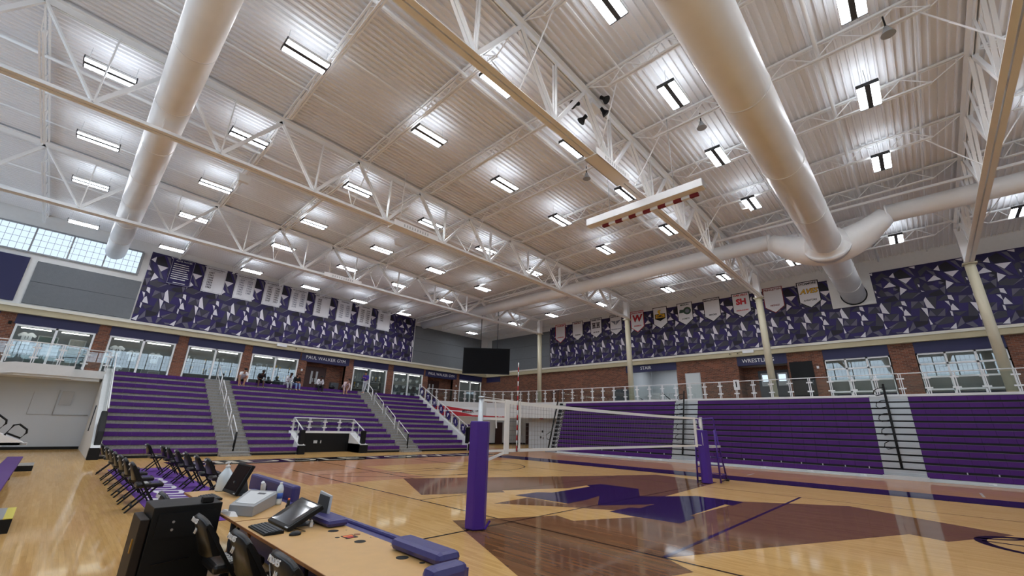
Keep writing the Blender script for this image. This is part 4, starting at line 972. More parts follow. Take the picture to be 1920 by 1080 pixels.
# rail with THE PIT panels
R_ = thing('stair_railing', 'white sloping railing with purple panels spelling THE PIT', 'railing', (22.27, Y0, .6))
ya, yb = Y0+.25, 32.75
def zs_(y): return .62+(y-Y0+.1)*(4.25-.62)/(32.7-Y0+.1)
xm = 22.27
m = MB(); m.tube([(xm,ya,zs_(ya)+.95), (xm,yb,zs_(yb)+.95)], .035, 8); m.build('top_rail', ['white_rail'], R_)
for k in range(8):
    y = ya+(yb-ya)*k/7; m = MB(); m.box(xm-.03, y-.03, zs_(y)-.05, xm+.03, y+.03, zs_(y)+.95); m.build('post', ['white_rail'], R_)
for k in range(7):
    y0_, y1_ = ya+(yb-ya)*k/7, ya+(yb-ya)*(k+1)/7; g = .1
    m = MB(); m.prism([(xm-.01,y0_+g,zs_(y0_+g)+.12),(xm-.01,y1_-g,zs_(y1_-g)+.12),(xm-.01,y1_-g,zs_(y1_-g)+.86),(xm-.01,y0_+g,zs_(y0_+g)+.86)], (.02,0,0)); Pn = m.build('glass_panel', ['glass'], R_)
    yc = (y0_+y1_)/2; zc = zs_(yc)+.49
    rq = random.Random(k); pts = []
    for q in range(18):
        a = 2*PI*q/18; r = (.40 if q % 2 else .33)
        dy, dz = r*.85*math.cos(a), r*.95*math.sin(a); pts.append((xm-.02, yc+dy, zc+dz+dy*.5))
    m = MB(); m.prism(pts, (-.006,0,0)); m.build('purple_patch', ['mural_purple'], Pn)
    ch = 'TIPEHT '[k]
    if ch != ' ': text(ch, (xm-.032, yc, zc), (0,-1,0), (0,0,1), .38, 'white', Pn, bold=.015)
    else:
        m = MB(); m.prism([(xm-.03,yc+.2*math.cos(2*PI*q/14)*(1 if q % 2 else .6),zc+.2*math.sin(2*PI*q/14)*(1 if q % 2 else .6)) for q in range(14)], (-.005,0,0)); m.build('emblem', ['white'], Pn)
m = MB(); m.box(xm-.22, Y0-.15, .5, xm+.22, Y0+.22, 1.65); m.build('black_end_pad', ['black'], R_, bevel=.04)
# left end: glass guard and black pad on the stringer
L_ = thing('stair_guard', 'clear glass guard with a black padded end on the left end wall of the grandstand', 'railing', (1.58, Y0, .6))
m = MB(); m.prism([(1.6,ya+.6,zs_(ya+.6)+.02),(1.6,yb,zs_(yb)+.02),(1.6,yb,zs_(yb)+.75),(1.6,ya+.6,zs_(ya+.6)+.75)], (.012,0,0)); m.build('glass_panel', ['glass'], L_)
m = MB(); m.prism([(1.5,Y0-.25,.5),(1.5,Y0+1.25,1.1),(1.5,Y0+1.25,1.95),(1.5,Y0-.05,1.1)], (.22,0,0)); m.build('black_pad', ['black'], L_, bevel=.03)
m = MB(); m.bar((1.68,ya+.9,zs_(ya+.9)+.8), (1.68,yb,zs_(yb)+.8), .05); m.build('top_rail', ['white_rail'], L_)
# ------------------------------------------------------------------ camera platform alcove in the middle section
P_ = thing('camera_platform', 'black-fronted camera platform with white curbs and glass rails set into the grandstand', 'platform', (11.8, 25.4, 0))
ax0, ax1, yb_ = 10.1, 13.4, 27.0
m = MB(); m.box(ax0-.3, yb_, 0, ax1+.3, yb_+.15, 1.08); m.box(ax0-.02, 25.45, 0, ax0, yb_, .5); m.box(ax1, 25.45, 0, ax1+.02, yb_, .5); m.build('black_front', ['black'], P_)
m = MB(); m.box(ax0-.3, yb_-.04, 1.08, ax1+.3, yb_+.3, 1.2); m.build('white_curb', ['white_rail'], P_)
m = MB(); m.box(ax0-.3, yb_+.15, .9, ax1+.3, 27.39, 1.08); m.build('platform_floor', ['concrete'], P_)
for xa, xb in ((AL[0], ax0), (ax1, AL[1])):
    m = MB(); m.prism([(xa,25.35,0),(xa,yb_+.2,0),(xa,yb_+.2,1.2),(xa,25.5,.5),(xa,25.35,.5)], (xb-xa,0,0)); m.build('side_curb', ['white_rail'], P_)
    xq = (xa+xb)/2
    m = MB(); m.box(xa-.01, 25.28, 0, xb+.01, 25.5, .46); m.build('end_pad', ['black'], P_, bevel=.02)
    m = MB(); m.box(xq-.12, 25.45, .52, xq+.12, 25.75, 1.28); m.build('end_pad', ['black'], P_, bevel=.03)
    m = MB(); m.tube([(xq,25.6,1.3), (xq,yb_+.1,1.93), (xq,yb_+.1,1.1)], .035, 8); m.tube([(xq,26.3,.85), (xq,26.3,1.6)], .025, 8); m.build('side_rail', ['white_rail'], P_)
    m = MB(); m.prism([(xq-.006,25.7,.75),(xq-.006,yb_,1.25),(xq-.006,yb_,1.82),(xq-.006,25.7,1.25)], (.012,0,0)); m.build('glass_panel', ['glass'], P_)
m = MB(); m.tube([(9.92,yb_+.1,1.93), (13.62,yb_+.1,1.93)], .03, 8); m.build('top_rail', ['white_rail'], P_)
for k in range(5):
    x = 9.92+3.7*k/4
    m = MB()
    for s in (-.035, .035): m.box(x+s-.014, yb_+.08, 1.15, x+s+.014, yb_+.12, 1.92)
    for z in (1.4, 1.72): m.box(x-.14, yb_+.06, z-.03, x+.14, yb_+.14, z+.03)
    m.build('post', ['white_rail'], P_)
    if k < 4:
        m = MB(); m.box(x+.09, yb_+.095, 1.24, x+.83, yb_+.105, 1.86); m.build('glass_panel', ['glass'], P_)
m = MB(); m.box(11.2, yb_-.03, .5, 11.42, yb_, .66); m.box(11.6, yb_-.03, .5, 11.66, yb_, .66); m.build('socket_plate', ['gray_light'], P_)

# ------------------------------------------------------------------ retracted telescopic bleachers on the right
RB = [(20.85, 11.9, 'between the corner and the first aisle'), (10.42, 1.9, 'between the two aisles'), (.46, -8.5, 'at the right edge of the view')]
RX, RS, RZ0, RD = 27.0, .115, .15, .3
for y1, y0, nm in RB:
    G = thing('folding_bleacher', 'purple folded bleacher bank %s' % nm, 'bleacher', (RX, (y0+y1)/2, 0), 0, 'folded purple bleachers under the right balcony')
    for i in range(12):
        x = RX+RS*i; z = RZ0+RD*i; m = MB(); n = max(1, round((y1-y0)/.5)); s = (y1-y0)/n
        if i == 11: hh = .22
        else: hh = .225
        for k in range(n): m.box(x, y0+k*s+.004, z, x+.5, y0+(k+1)*s-.004, z+hh)
        m.build('seat_row', ['purple_seat'], G)
    m = MB()
    for i in range(12): m.box(RX+RS*i+.06, y0+.002, RZ0+RD*i+.004, RX+RS*i+.62, y1-.002, RZ0+RD*(i+1)+.01)
    m.box(RX+.1, y0+.01, 0, RX+1.9, y1-.01, .16); m.build('riser_panel', ['black_matte'], G)
    m = MB()
    for i in range(12): m.box(RX+RS*i-.004, y0+.005, RZ0+RD*i+.213, RX+RS*i+.06, y1-.005, RZ0+RD*i+.228)
    m.build('seat_nosing', ['mural_grey'], G)
    m = MB(); m.box(RX+.02, y0, 0, RX+.12, y1, .13); m.box(RX-.22, y0, 0, RX+.02, y1, .035); m.build('skirt_board', ['alu_light'], G)
    for k in range(int((y1-y0)/.9)): yy = y0+.5+k*.9; m = MB(); m.box(RX+.05, yy-.02, RZ0+.225, RX+.12, yy+.02, RZ0+.31); m.build('seat_bracket', ['gray_light'], G)
    for k in range(int((y1-y0)/2.1)): yy = y0+.7+k*2.1; m = MB(); m.box(RX-.03, yy-.05, .036, RX+.02, yy+.05, .1); m.box(RX-.03, yy+.05, .05, RX+.02, yy+.18, .08); m.build('skirt_latch', ['white'], G)
    m = MB(); m.box(RX+RS*12-.12, y0, RZ0+RD*12-.06, 29.0, y1, RZ0+RD*12+.04); m.build('top_cap', ['white_rail'], G)
def aisle(y1, y0, nm):
    A = thing('bleacher_aisle', 'grey metal aisle steps of the folded bleachers %s' % nm, 'stairs', (RX, (y0+y1)/2, 0), 0, 'aisles of the folded bleachers')
    for i in range(12):
        x = RX+RS*i; z = RZ0+RD*i
        m = MB(); m.box(x-.03, y0, z+.02, x+.6, y1, z+.12); m.box(x-.05, y0, z+.1, x+.1, y1, z+.13); m.build('step', ['alu'], A)
        if i % 1 == 0 and i < 11:
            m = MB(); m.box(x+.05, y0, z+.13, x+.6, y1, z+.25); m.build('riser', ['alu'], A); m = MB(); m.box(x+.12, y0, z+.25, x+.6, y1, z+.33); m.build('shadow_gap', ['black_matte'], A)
    m = MB(); m.box(RX-.32, y0-.05, .0, RX+.05, y1+.05, .16); m.build('front_step', ['alu_light'], A)
    m = MB(); m.box(RX+RS*12, y0-.1, 3.5, 29.0, y1+.1, 3.72); m.build('landing', ['alu_light'], A)
    H = thing('aisle_handrail', 'black looped handrail on the bleacher aisle %s' % nm, 'handrail', (RX+.1, (y0+y1)/2, .2), 0, 'black bleacher handrails')
    yc = (y0+y1)/2+.06
    m = MB(); m.tube([(RX+.02,yc,.45), (RX+.6,yc,2.2), (RX+1.22,yc,4.3)], .05, 8); m.build('pole', ['black'], H)
    m = MB()
    for i in range(5):
        x = RX+.28+.22*i; z = 1.35+.62*i; r = .17
        m.tube([(x,yc,z+.3), (x-.02,yc+.22,z+.27), (x-.05,yc+.4,z+.17), (x-.06,yc+.44,z+.02), (x-.05,yc+.34,z-.09), (x,yc,z)], .02, 6, caps=False)
    m.build('grip_loop', ['black'], H)
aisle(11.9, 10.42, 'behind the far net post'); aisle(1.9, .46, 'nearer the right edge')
# end of the first bank: folding frame seen edge-on
E_ = thing('bleacher_end_frame', 'black and grey folded steel frame at the corner end of the bleachers', 'frame', (27.5, 21.2, 0))
m = MB()
for i in range(12): x = RX+RS*i; z = RZ0+RD*i; m.box(x, 20.9, z+.04, x+.7, 21.5, z+.1)
m.build('step_plate', ['alu'], E_)
m = MB()
for i in range(11): x = RX+RS*i; z = RZ0+RD*i; m.bar((x,21.2,z+.1), (x+.5,21.2,z+.34), .04); m.bar((x+.4,20.95,z+.1), (x+.1,21.45,z+.34), .03)
m.build('brace', ['charcoal'], E_)
m = MB(); m.prism([(RX+.12,21.48,.16),(RX+.5,21.48,.16),(RX+1.75,21.48,3.7),(RX+1.35,21.48,3.7)], (0,.03,0)); m.build('end_panel', ['black_matte'], E_)
m = MB(); m.tube([(RX-.05,21.6,.3), (RX+1.2,21.6,3.9)], .06, 8); m.tube([(RX+1.2,21.6,3.9), (RX+1.25,21.6,4.75), (RX+1.4,21.2,4.8), (RX+1.4,21.2,3.8)], .03, 6); m.tube([(RX+1.2,22.2,3.8), (RX+1.2,22.2,4.5), (RX+1.2,21.7,4.7)], .03, 6)
m.tube([(RX+.15,21.62,.9), (RX+.05,21.8,.95), (RX+.05,21.88,1.25), (RX+.3,21.65,1.5)], .025, 6); m.build('rail', ['black'], E_)
m = MB(); m.box(RX-.1, 20.9, 0, RX+.9, 21.9, .15); m.build('base', ['gray_box'], E_)

# ------------------------------------------------------------------ glass balcony railings
def railing(label, path, step, z0, ht=1.02, name='glass_railing', group='glass balcony railings'):
    P = [Vector((x, y, z0)) for x, y in path]; L = [0]
    for a, b2 in zip(P, P[1:]): L.append(L[-1]+(b2-a).length)
    def at(s):
        for i in range(len(P)-1):
            if s <= L[i+1]+1e-6: return P[i]+(P[i+1]-P[i])*((s-L[i])/(L[i+1]-L[i]))
        return P[-1].copy()
    G = thing(name, label, 'railing', tuple(at(L[-1]/2)), 0, group)
    n = round(L[-1]/step); st = L[-1]/n
    m = MB(); m.tube([at(st*i)+Vector((0,0,ht)) for i in range(n+1)], .025, 8); m.build('top_rail', ['white_rail'], G)
    for i in range(n+1):
        c = at(st*i); d = (at(min(st*i+.1, L[-1]))-at(max(st*i-.1, 0))).normalized(); u = Vector((0,0,1)); sd = d.cross(u)
        m = MB()
        for s in (-.04, .04): m.bar(c+d*s, c+d*s+u*ht, .024, .04, up=tuple(d))
        for z in (.28, .76): m.bar(c-d*.15+u*z, c+d*.15+u*z, .05, .07)
        m.build('post', ['white_rail'], G)
        if i < n:
            a, b2 = at(st*i), at(st*(i+1)); e = (b2-a).normalized()
            m = MB(); q = [a+e*.07+u*.08, b2-e*.07+u*.08, b2-e*.07+u*(ht-.1), a+e*.07+u*(ht-.1)]; m.prism(q, e.cross(u)*.012); m.build('glass_panel', ['glass'], G)
railing('long straight glass railing with white clamps along the right balcony', [(29.1,-8.1),(29.1,25.6)], .95, DK)
railing('curved glass railing around the corner balcony above the sponsor banner', arcp(22.6, 25.6, 6.5, 0, PI/2*.985, 16), .95, DK)
railing('glass railing on the far left balcony in front of the first display window', [(-4.0,31.05),(-1.7,31.05),(.15,31.05),(.28,32.05),(1.4,32.05)], .9, DK+.2)
# small things on the right balcony
m = MB(); m.box(29.02, 8.05, 4.35, 29.08, 8.38, 4.95, 0); o = MB()
S_ = thing('notice_box', 'white notice box with a dark slot fixed to the balcony railing', 'box', (29.05, 8.2, 4.35)); m.build('box', ['white'], S_)
m = MB(); m.box(29.0, 8.19, 4.5, 29.02, 8.25, 4.85); m.build('slot', ['black'], S_)
m = MB(); m.box(30.6, 16.75, DK, 31.3, 17.75, 4.85, 0); tag(m.build('trash_bin', ['charcoal'], bevel=.03), 'dark grey bin by the brick beside the STAIR column', 'bin')
m = MB(); m.box(33.45, YL-.0, DK, 33.46, YL+.01, DK+.01)
S_ = thing('stair_balustrade', 'white spindled stair balustrade with black handrails inside the STAIR opening', 'balustrade', (34.5, 14.6, DK))
m = MB(); m.box(XR+2.2, 15.6, DK-.1, XR+2.35, 16.7, 4.75); m.build('newel_wall', ['white_paint'], S_)
m = MB()
for k in range(16): y = 12.8+k*.17; m.box(XR+2.25, y-.015, DK-.1, XR+2.28, y+.015, 4.7)
m.box(XR+2.22, 12.7, 4.68, XR+2.31, 15.6, 4.74); m.build('spindles', ['white_rail'], S_)
m = MB(); m.tube([(XR+1.9,17.2,4.35), (XR+1.9,16.3,3.75)], .03, 8); m.tube([(XR+2.1,15.4,4.8), (XR+2.1,14.2,3.75)], .035, 8); m.build('handrail', ['black'], S_)
# ------------------------------------------------------------------ people at the top of the grandstand
def skin_mesh(joints, edges, sub=2):
    """joints: name -> (point, radius); one continuous skinned surface"""
    names = list(joints); idx = {n: i for i, n in enumerate(names)}
    me = bpy.data.meshes.new('skin_tmp'); me.from_pydata([joints[n][0] for n in names], [(idx[a], idx[b]) for a, b in edges], [])
    ob = bpy.data.objects.new('skin_tmp', me); COL.objects.link(ob)
    bm = bmesh.new(); bm.from_mesh(me); ly = bm.verts.layers.skin.verify(); bm.verts.ensure_lookup_table()
    for i, n in enumerate(names):
        r = joints[n][1]; bm.verts[i][ly].radius = (r, r) if not isinstance(r, tuple) else r; bm.verts[i][ly].use_root = (i == 0)
    bm.to_mesh(me); bm.free()
    md = ob.modifiers.new('s', 'SKIN'); md.use_smooth_shade = True
    sb_ = ob.modifiers.new('u', 'SUBSURF'); sb_.levels = sub; sb_.render_levels = sub
    bpy.context.view_layer.update()
    dg = bpy.context.evaluated_depsgraph_get(); ev = ob.evaluated_get(dg)
    out = bpy.data.meshes.new_from_object(ev)
    bpy.data.objects.remove(ob); bpy.data.meshes.remove(me)
    return out
def attach(me, name, mt, parent, seed=None):
    me.materials.clear(); me.materials.append(MT[mt]); me.name = name
    for p in me.polygons: p.material_index = 0; p.use_smooth = True
    o = bpy.data.objects.new(name, me); COL.objects.link(o)
    if parent is not None: o.parent = parent
    WM[o.name] = WM[parent.name] if parent is not None else Matrix()
    return o
def person(label, loc, rz, pose, skin, top, bottom, shoe, hair, long_hair=False, long_sleeve=True, long_leg=True):
    """local frame: faces -y; origin on the floor below the hips"""
    T = thing('person', label, 'person', loc, rz)
    J = pose; V = Vector
    E = [('pelvis','waist'),('waist','chest'),('chest','neck'),('neck','head0'),('head0','head1'),('head1','head2')]
    for s in 'lr':
        E += [('chest','sh'+s),('sh'+s,'el'+s),('el'+s,'wr'+s),('wr'+s,'ha'+s),('pelvis','hp'+s),('hp'+s,'kn'+s),('kn'+s,'an'+s),('an'+s,'to'+s)]
    R = dict(pelvis=.115, waist=.105, chest=.105, neck=.05, head0=.07, head1=.095, head2=.075, sh=.05, el=.042, wr=.03, ha=.034, hp=.085, kn=.058, an=.04, to=.036)
    jj = {}
    for n, p in J.items():
        r = R.get(n) or R[n[:-1]]; jj[n] = (V(p), r)
    body = attach(skin_mesh(jj, E), 'body', skin, T)
    # fingers
    hb = MB()
    for s in 'lr':
        w_, h_ = V(J['wr'+s]), V(J['ha'+s]); d = (h_-w_).normalized(); sd = d.cross(V((0,0,1)));
        if sd.length < .1: sd = V((1,0,0))
        sd.normalize()
        for k in range(4): b0 = h_+sd*(.018*(k-1.5)); hb.tube([b0, b0+d*.035, b0+d*(.055+.01*(k in (1, 2)))+V((0,0,-.02))], [.009,.008,.006], 5)
        b0 = w_+d*.03+sd*.03; hb.tube([b0, b0+sd*.025+d*.03], [.01,.007], 5)
    hb2 = MB(); hb2.v = [WM[T.name] @ v for v in hb.v]; hb2.f, hb2.m, hb2.sm = hb.f, hb.m, hb.sm
    hb2.build('fingers', [skin], T)
    # clothing
    tj = {n: (V(J[n]), {'waist': .13, 'chest': .165}.get(n, .13)) for n in ('pelvis','waist','chest')}; tj['pelvis'] = (V(J['pelvis'])+(V(J['waist'])-V(J['pelvis']))*.25, .135)
    tj['nk'] = (V(J['chest']).lerp(V(J['neck']), .66), .1); te = [('pelvis','waist'),('waist','chest'),('chest','nk')]
    for s in 'lr':
        tj['sh'+s] = (V(J['sh'+s]), .092); tj['el'+s] = (V(J['el'+s]) if long_sleeve else V(J['sh'+s]).lerp(V(J['el'+s]), .75), .06); te += [('chest','sh'+s),('sh'+s,'el'+s)]
        if long_sleeve: tj['wr'+s] = (V(J['el'+s]).lerp(V(J['wr'+s]), .92), .045); te.append(('el'+s,'wr'+s))
    attach(skin_mesh(tj, te), 'shirt', top, T)
    pj = {'pelvis': (V(J['pelvis']), .138)}; pe = []
    for s in 'lr':
        pj['hp'+s] = (V(J['hp'+s]), .1); pj['kn'+s] = (V(J['kn'+s]) if long_leg else V(J['hp'+s]).lerp(V(J['kn'+s]), .9), .076); pe += [('pelvis','hp'+s),('hp'+s,'kn'+s)]
        if long_leg: pj['an'+s] = (V(J['kn'+s]).lerp(V(J['an'+s]), .93), .058); pe.append(('kn'+s,'an'+s))
    attach(skin_mesh(pj, pe), 'trousers' if long_leg else 'shorts', bottom, T)
    for s in 'lr':
        a, t = V(J['an'+s]), V(J['to'+s]); sj = {'a': (a+V((0,.02,-.03)), .05), 'b': (a.lerp(t, .5)+V((0,0,-.03)), .046), 'c': (t+V((0,0,-.01)), .04)}
        attach(skin_mesh(sj, [('a','b'),('b','c')], 1), 'shoe', shoe, T)
    h0, h1, h2 = V(J['head0']), V(J['head1']), V(J['head2']); up = (h2-h0).normalized()
    fw = V(J.get('face', (0,-1,0))) if False else (V((0,-1,0))-up*V((0,-1,0)).dot(up)).normalized()
    hj = {'a': (h1-up*.01-fw*.05, .105), 'd': (h1+up*.05-fw*.024, .12), 'b': (h2+up*.02-fw*.005, .085)}; he = [('a','d'),('d','b')]
    if long_hair: hj['c'] = (h0-fw*.06-up*.1, .07); he.append(('a','c'))
    attach(skin_mesh(hj, he), 'hair', hair, T)
    fc = MB(); sd = fw.cross(up)
    for s in (-1, 1): fc.ball(h1+fw*.085+sd*(s*.034)+up*.012, .011, 8)
    fc.tube([h1+fw*.088-up*.052-sd*.022, h1+fw*.092-up*.054, h1+fw*.088-up*.052+sd*.022], .006, 5)
    f2 = MB(); f2.v = [WM[T.name] @ v for v in fc.v]; f2.f, f2.m, f2.sm = fc.f, fc.m, fc.sm; f2.build('eyes_and_mouth', ['hair'], T)
    fn = MB(); fn.ball(h1+fw*.1-up*.018, .015, 8)
    for s in (-1, 1): fn.ball(h1+sd*(s*.095)-up*.01, .02, 8, sc=(.5,.7,1))
    f2 = MB(); f2.v = [WM[T.name] @ v for v in fn.v]; f2.f, f2.m, f2.sm = fn.f, fn.m, fn.sm; f2.build('nose_and_ears', [skin], T)
    return T
def sit(lean=.25, head=.35, spread=.14, hand='lap', zs=.3, footy=-.5, footz=0.0, side=0):
    """seated; zs = hip height above the feet"""
    h = zs+.09; p = dict(pelvis=(0,0,h)); L = lean
    p['waist'] = (side*.2, -.03-.12*L, h+.2); p['chest'] = (side*.5, -.05-.55*L, h+.4-.08*L); ck = Vector(p['chest'])
    p['neck'] = tuple(ck+Vector((side*.2, -.08-.2*head, .17))); nk = Vector(p['neck'])
    p['head0'] = tuple(nk+Vector((0,-.03-.08*head,.05))); p['head1'] = tuple(nk+Vector((0,-.05-.14*head,.13-.03*head))); p['head2'] = tuple(nk+Vector((0,-.06-.16*head,.21-.05*head)))
    for s, q in (('l',1),('r',-1)):
        p['sh'+s] = tuple(ck+Vector((.17*q,-.02,.1))); p['hp'+s] = (.1*q,-.03,h-.01); p['kn'+s] = (spread*q,-.44,zs+.14); p['an'+s] = (spread*q*.95,footy,.1+footz); p['to'+s] = (spread*q,footy-.17,.05+footz)
        sh = Vector(p['sh'+s])
        if hand == 'lap': e, w_, d = sh+Vector((.07*q,-.02,-.27)), Vector((.09*q,-.33,zs+.27)), (-.04*q,-.07,-.01)
        elif hand == 'shoe': e, w_, d = sh+Vector((.05*q,-.14,-.24)), Vector((.1*q,footy-.05,.24)), (-.02*q,-.05,-.06)
        elif hand == 'face': e, w_, d = Vector((.15*q,-.36,zs+.24)), Vector(p['head0'])+Vector((.06*q,-.08,-.06)), (-.02*q,-.01,.07)
        p['el'+s], p['wr'+s] = tuple(e), tuple(w_); p['ha'+s] = tuple(w_+Vector(d))
    return p
ZS = Z1+DZ*11          # top bench
def seat(px_, row=11): return (px_, Y0+DY*row+.12, Z1+DZ*(row-1)-.03)
HS = DZ+.03
person('person in a white shirt bending over on the top bench, leftmost of the seated group', seat(8.0), 0, sit(.85,.6,.16,'shoe',HS), 'skin_a', 'cloth_white', 'cloth_black', 'white', 'hair', long_sleeve=False, long_leg=False)
person('person in a black shirt sitting hunched on the top bench, second from the left', seat(9.15), 0, sit(.45,.5,.15,'lap',HS), 'skin_b', 'cloth_black', 'cloth_black', 'white', 'hair', long_sleeve=False, long_leg=False)
person('person in a white long-sleeved top and pale trousers sitting beside the long-haired person', seat(10.9), .15, sit(.4,.35,.12,'lap',HS), 'skin_b', 'cloth_white', 'gray_cloth', 'white', 'hair')
person('person with long brown hair, black top and light jeans on the top bench', seat(11.5), .1, sit(.15,.15,.12,'lap',HS), 'skin_a', 'cloth_black', 'denim', 'cloth_black', 'hair_brown', long_hair=True)
person('person in a white sweater and dark trousers sitting in front of the brown doors', seat(13.15), 0, sit(.3,.4,.14,'lap',HS), 'skin_b', 'cloth_white', 'cloth_black', 'white', 'hair')
person('person in a pale pink top bending forward, rightmost of the seated group', seat(15.0), .1, sit(.85,.7,.13,'shoe',HS), 'skin_a', 'cloth_pink', 'cloth_black', 'cloth_pink', 'hair', long_leg=False)
st = dict(pelvis=(0,.1,.93), waist=(0,.12,1.12), chest=(0,.06,1.32), neck=(0,.0,1.5), head0=(0,-.03,1.56), head1=(0,-.06,1.64), head2=(0,-.06,1.72),
    shl=(.18,.06,1.42), shr=(-.18,.06,1.42), ell=(.24,.0,1.16), elr=(-.24,.0,1.16), wrl=(.1,-.2,1.22), wrr=(-.08,-.22,1.24), hal=(.05,-.26,1.25), har=(-.03,-.28,1.27),
    hpl=(.1,.1,.9), hpr=(-.1,.1,.9), knl=(.12,-.12,.5), knr=(-.1,.0,.48), anl=(.12,-.3,.1), anr=(-.1,-.02,.1), tol=(.13,-.47,.05), tor=(-.1,-.19,.05))
person('person in a purple hoodie and grey trousers leaning at the top of the right aisle', (16.75, 32.35, Z1-.03-DZ+DZ/2*23.2), -.9, st, 'skin_a', 'cloth_purple', 'gray_cloth', 'white', 'hair')
# bags on the top bench
for x, nm in ((9.75, 'small black bag beside the second seated person'), (14.2, 'black backpack lying between the two rightmost seated people')):
    m = MB(); m.ball((x, Y0+DY*11+.12, ZS+.12), .2, 14, sc=(1.2,.7,.6)); m.tube([(x-.1,Y0+DY*11+.08,ZS+.22),(x,Y0+DY*11+.06,ZS+.29),(x+.1,Y0+DY*11+.08,ZS+.22)], .015, 6); tag(m.build('bag', ['black']), nm, 'bag')
m = MB(); m.box(14.75, YL-.35, DK, 15.4, YL-.02, 4.75); tag(m.build('wall_bin', ['charcoal'], bevel=.03), 'dark grey bin standing right of the first brown doors', 'bin')
# ------------------------------------------------------------------ volleyball net and posts
def post(x, y, label, near):
    T = thing('net_post', label, 'net post', (x, y, 0), 0, 'volleyball net posts')
    m = MB(); n = 6; R = .2
    m.prism([(x+R*math.cos(2*PI*(i+.5)/n+.1), y+R*math.sin(2*PI*(i+.5)/n+.1), .01) for i in range(n)], (0,0,1.83)); m.build('post_pad', ['purple_pad'], T, bevel=.02)
    m = MB(); m.tube([(x,y,0), (x,y,2.28)], .05, 16); m.tube([(x,y,2.27), (x,y,2.31)], .06, 16); m.build('pole', ['alu'], T)
    if near:
        m = MB(); m.bar((x+.05,y-.2,.02), (x+.17,y-.19,.14), .03, .02); m.build('pad_strap', ['purple_pad'], T)
    m = MB(); sx = 1 if near else -1; m.box(x+sx*.05-.05, y-.05, 1.95, x+sx*.05+.05, y+.05, 2.2); m.build('winch', ['alu_light'], T)
    return T
PX0, PX1, PY_ = 5.72, 17.05, 6.26
post(PX0, PY_, 'volleyball post in a tall purple pad nearest the scoring table', True)
post(PX1, PY_, 'volleyball post in a purple pad beside the referee stand', False)
NX0, NX1, NZ0, NZ1 = 6.42, 16.45, 1.27, 2.28
N = thing('volleyball_net', 'white-taped volleyball net stretched between the two purple posts', 'net', ((NX0+NX1)/2, PY_, NZ0))
def sag(x, z): t = (x-NX0)/(NX1-NX0); return z-.03*4*t*(1-t)
m = MB(); n = 20
for i in range(n):
    a, c = NX0-.02+(NX1-NX0+.04)*i/n, NX0-.02+(NX1-NX0+.04)*(i+1)/n
    m.hexa([(a,PY_-.008,sag(a,NZ1)-.075),(c,PY_-.008,sag(c,NZ1)-.075),(c,PY_+.008,sag(c,NZ1)-.075),(a,PY_+.008,sag(a,NZ1)-.075)], [(a,PY_-.008,sag(a,NZ1)),(c,PY_-.008,sag(c,NZ1)),(c,PY_+.008,sag(c,NZ1)),(a,PY_+.008,sag(a,NZ1))])
m.build('top_tape', ['net_white'], N)
m = MB(); m.box(NX0-.02, PY_-.008, NZ0, NX1+.02, PY_+.008, NZ0+.06); m.build('bottom_tape', ['net_white'], N)
m = MB(); m.box(NX0-.03, PY_-.018, NZ0-.04, NX0+.1, PY_+.018, NZ1+.01); m.build('end_sleeve', ['net_white'], N, bevel=.01)
m = MB(); m.box(NX1-.12, PY_-.012, NZ0-.02, NX1-.06, PY_+.012, NZ1); m.box(NX1-.02, PY_-.012, NZ0-.02, NX1+.05, PY_+.012, NZ1); m.build('end_sleeve', ['net_white'], N)
m = MB(); k = 0
x = NX0+.12
while x < NX1: m.bar((x,PY_,NZ0+.05), (x,PY_,sag(x,NZ1)-.07), .0035); x += .1
for q in range(1, 10): m.bar((NX0+.1,PY_,NZ0+.05+q*.09), (NX1,PY_,NZ0+.05+q*.09), .0035)
m.build('mesh_cords', ['net_cord'], N)
m = MB(); m.bar((6.83,PY_-.012,NZ0), (6.83,PY_-.012,NZ1), .05, .012); m.build('side_band', ['net_white'], N)
m = MB(); m.bar((6.76,PY_-.015,NZ0), (6.76,PY_-.015,NZ1), .025, .012); m.build('antenna_pocket', ['black'], N)
A_ = thing('net_antenna', 'red and white striped antenna rod standing up from the net near the post', 'antenna', (6.74, PY_, NZ0))
m = MB()
for i in range(18): z = NZ0+.02+i*.1; m.tube([(6.74,PY_-.025,z), (6.74,PY_-.025,z+.1)], .011, 8, i % 2)
m.build('rod', ['red', 'white'], A_)
for z in (NZ0+.03, (NZ0+NZ1)/2+.12, NZ1-.04): m = MB(); m.bar((PX0,PY_-.03,z), (NX0,PY_,z), .012, .045); m.build('tie_strap', ['net_white'], N)
m = MB(); m.tube([(PX0,PY_,2.3), (NX0+.05,PY_,NZ1)], .006, 6); m.build('tension_cord', ['net_white'], N)
m = MB(); m.bar((6.08,PY_-.02,2.23), (6.14,PY_-.02,1.72), .03, .008); m.build('loose_strap', ['net_white'], N)
m = MB(); m.bar((PX0+.1,PY_-.04,1.12), (NX0+.02,PY_,NZ0+.0), .008, .05); m.build('tie_strap', ['net_white'], N)
for z in (NZ0+.05, (NZ0+NZ1)/2+.1, NZ1-.03): m = MB(); m.bar((NX1+.03,PY_,z), (PX1,PY_,z-.02), .012, .03); m.build('tie_strap', ['net_white'], N)
m = MB(); m.bar((PX1-.18,PY_-.05,2.25), (PX1-.15,PY_-.05,1.9), .06, .03); m.build('loose_strap', ['net_white'], N)
m = MB(); m.bar((PX1-.2,PY_-.06,1.75), (PX1-.17,PY_-.06,1.3), .012); m.build('tension_cord', ['net_white'], N)
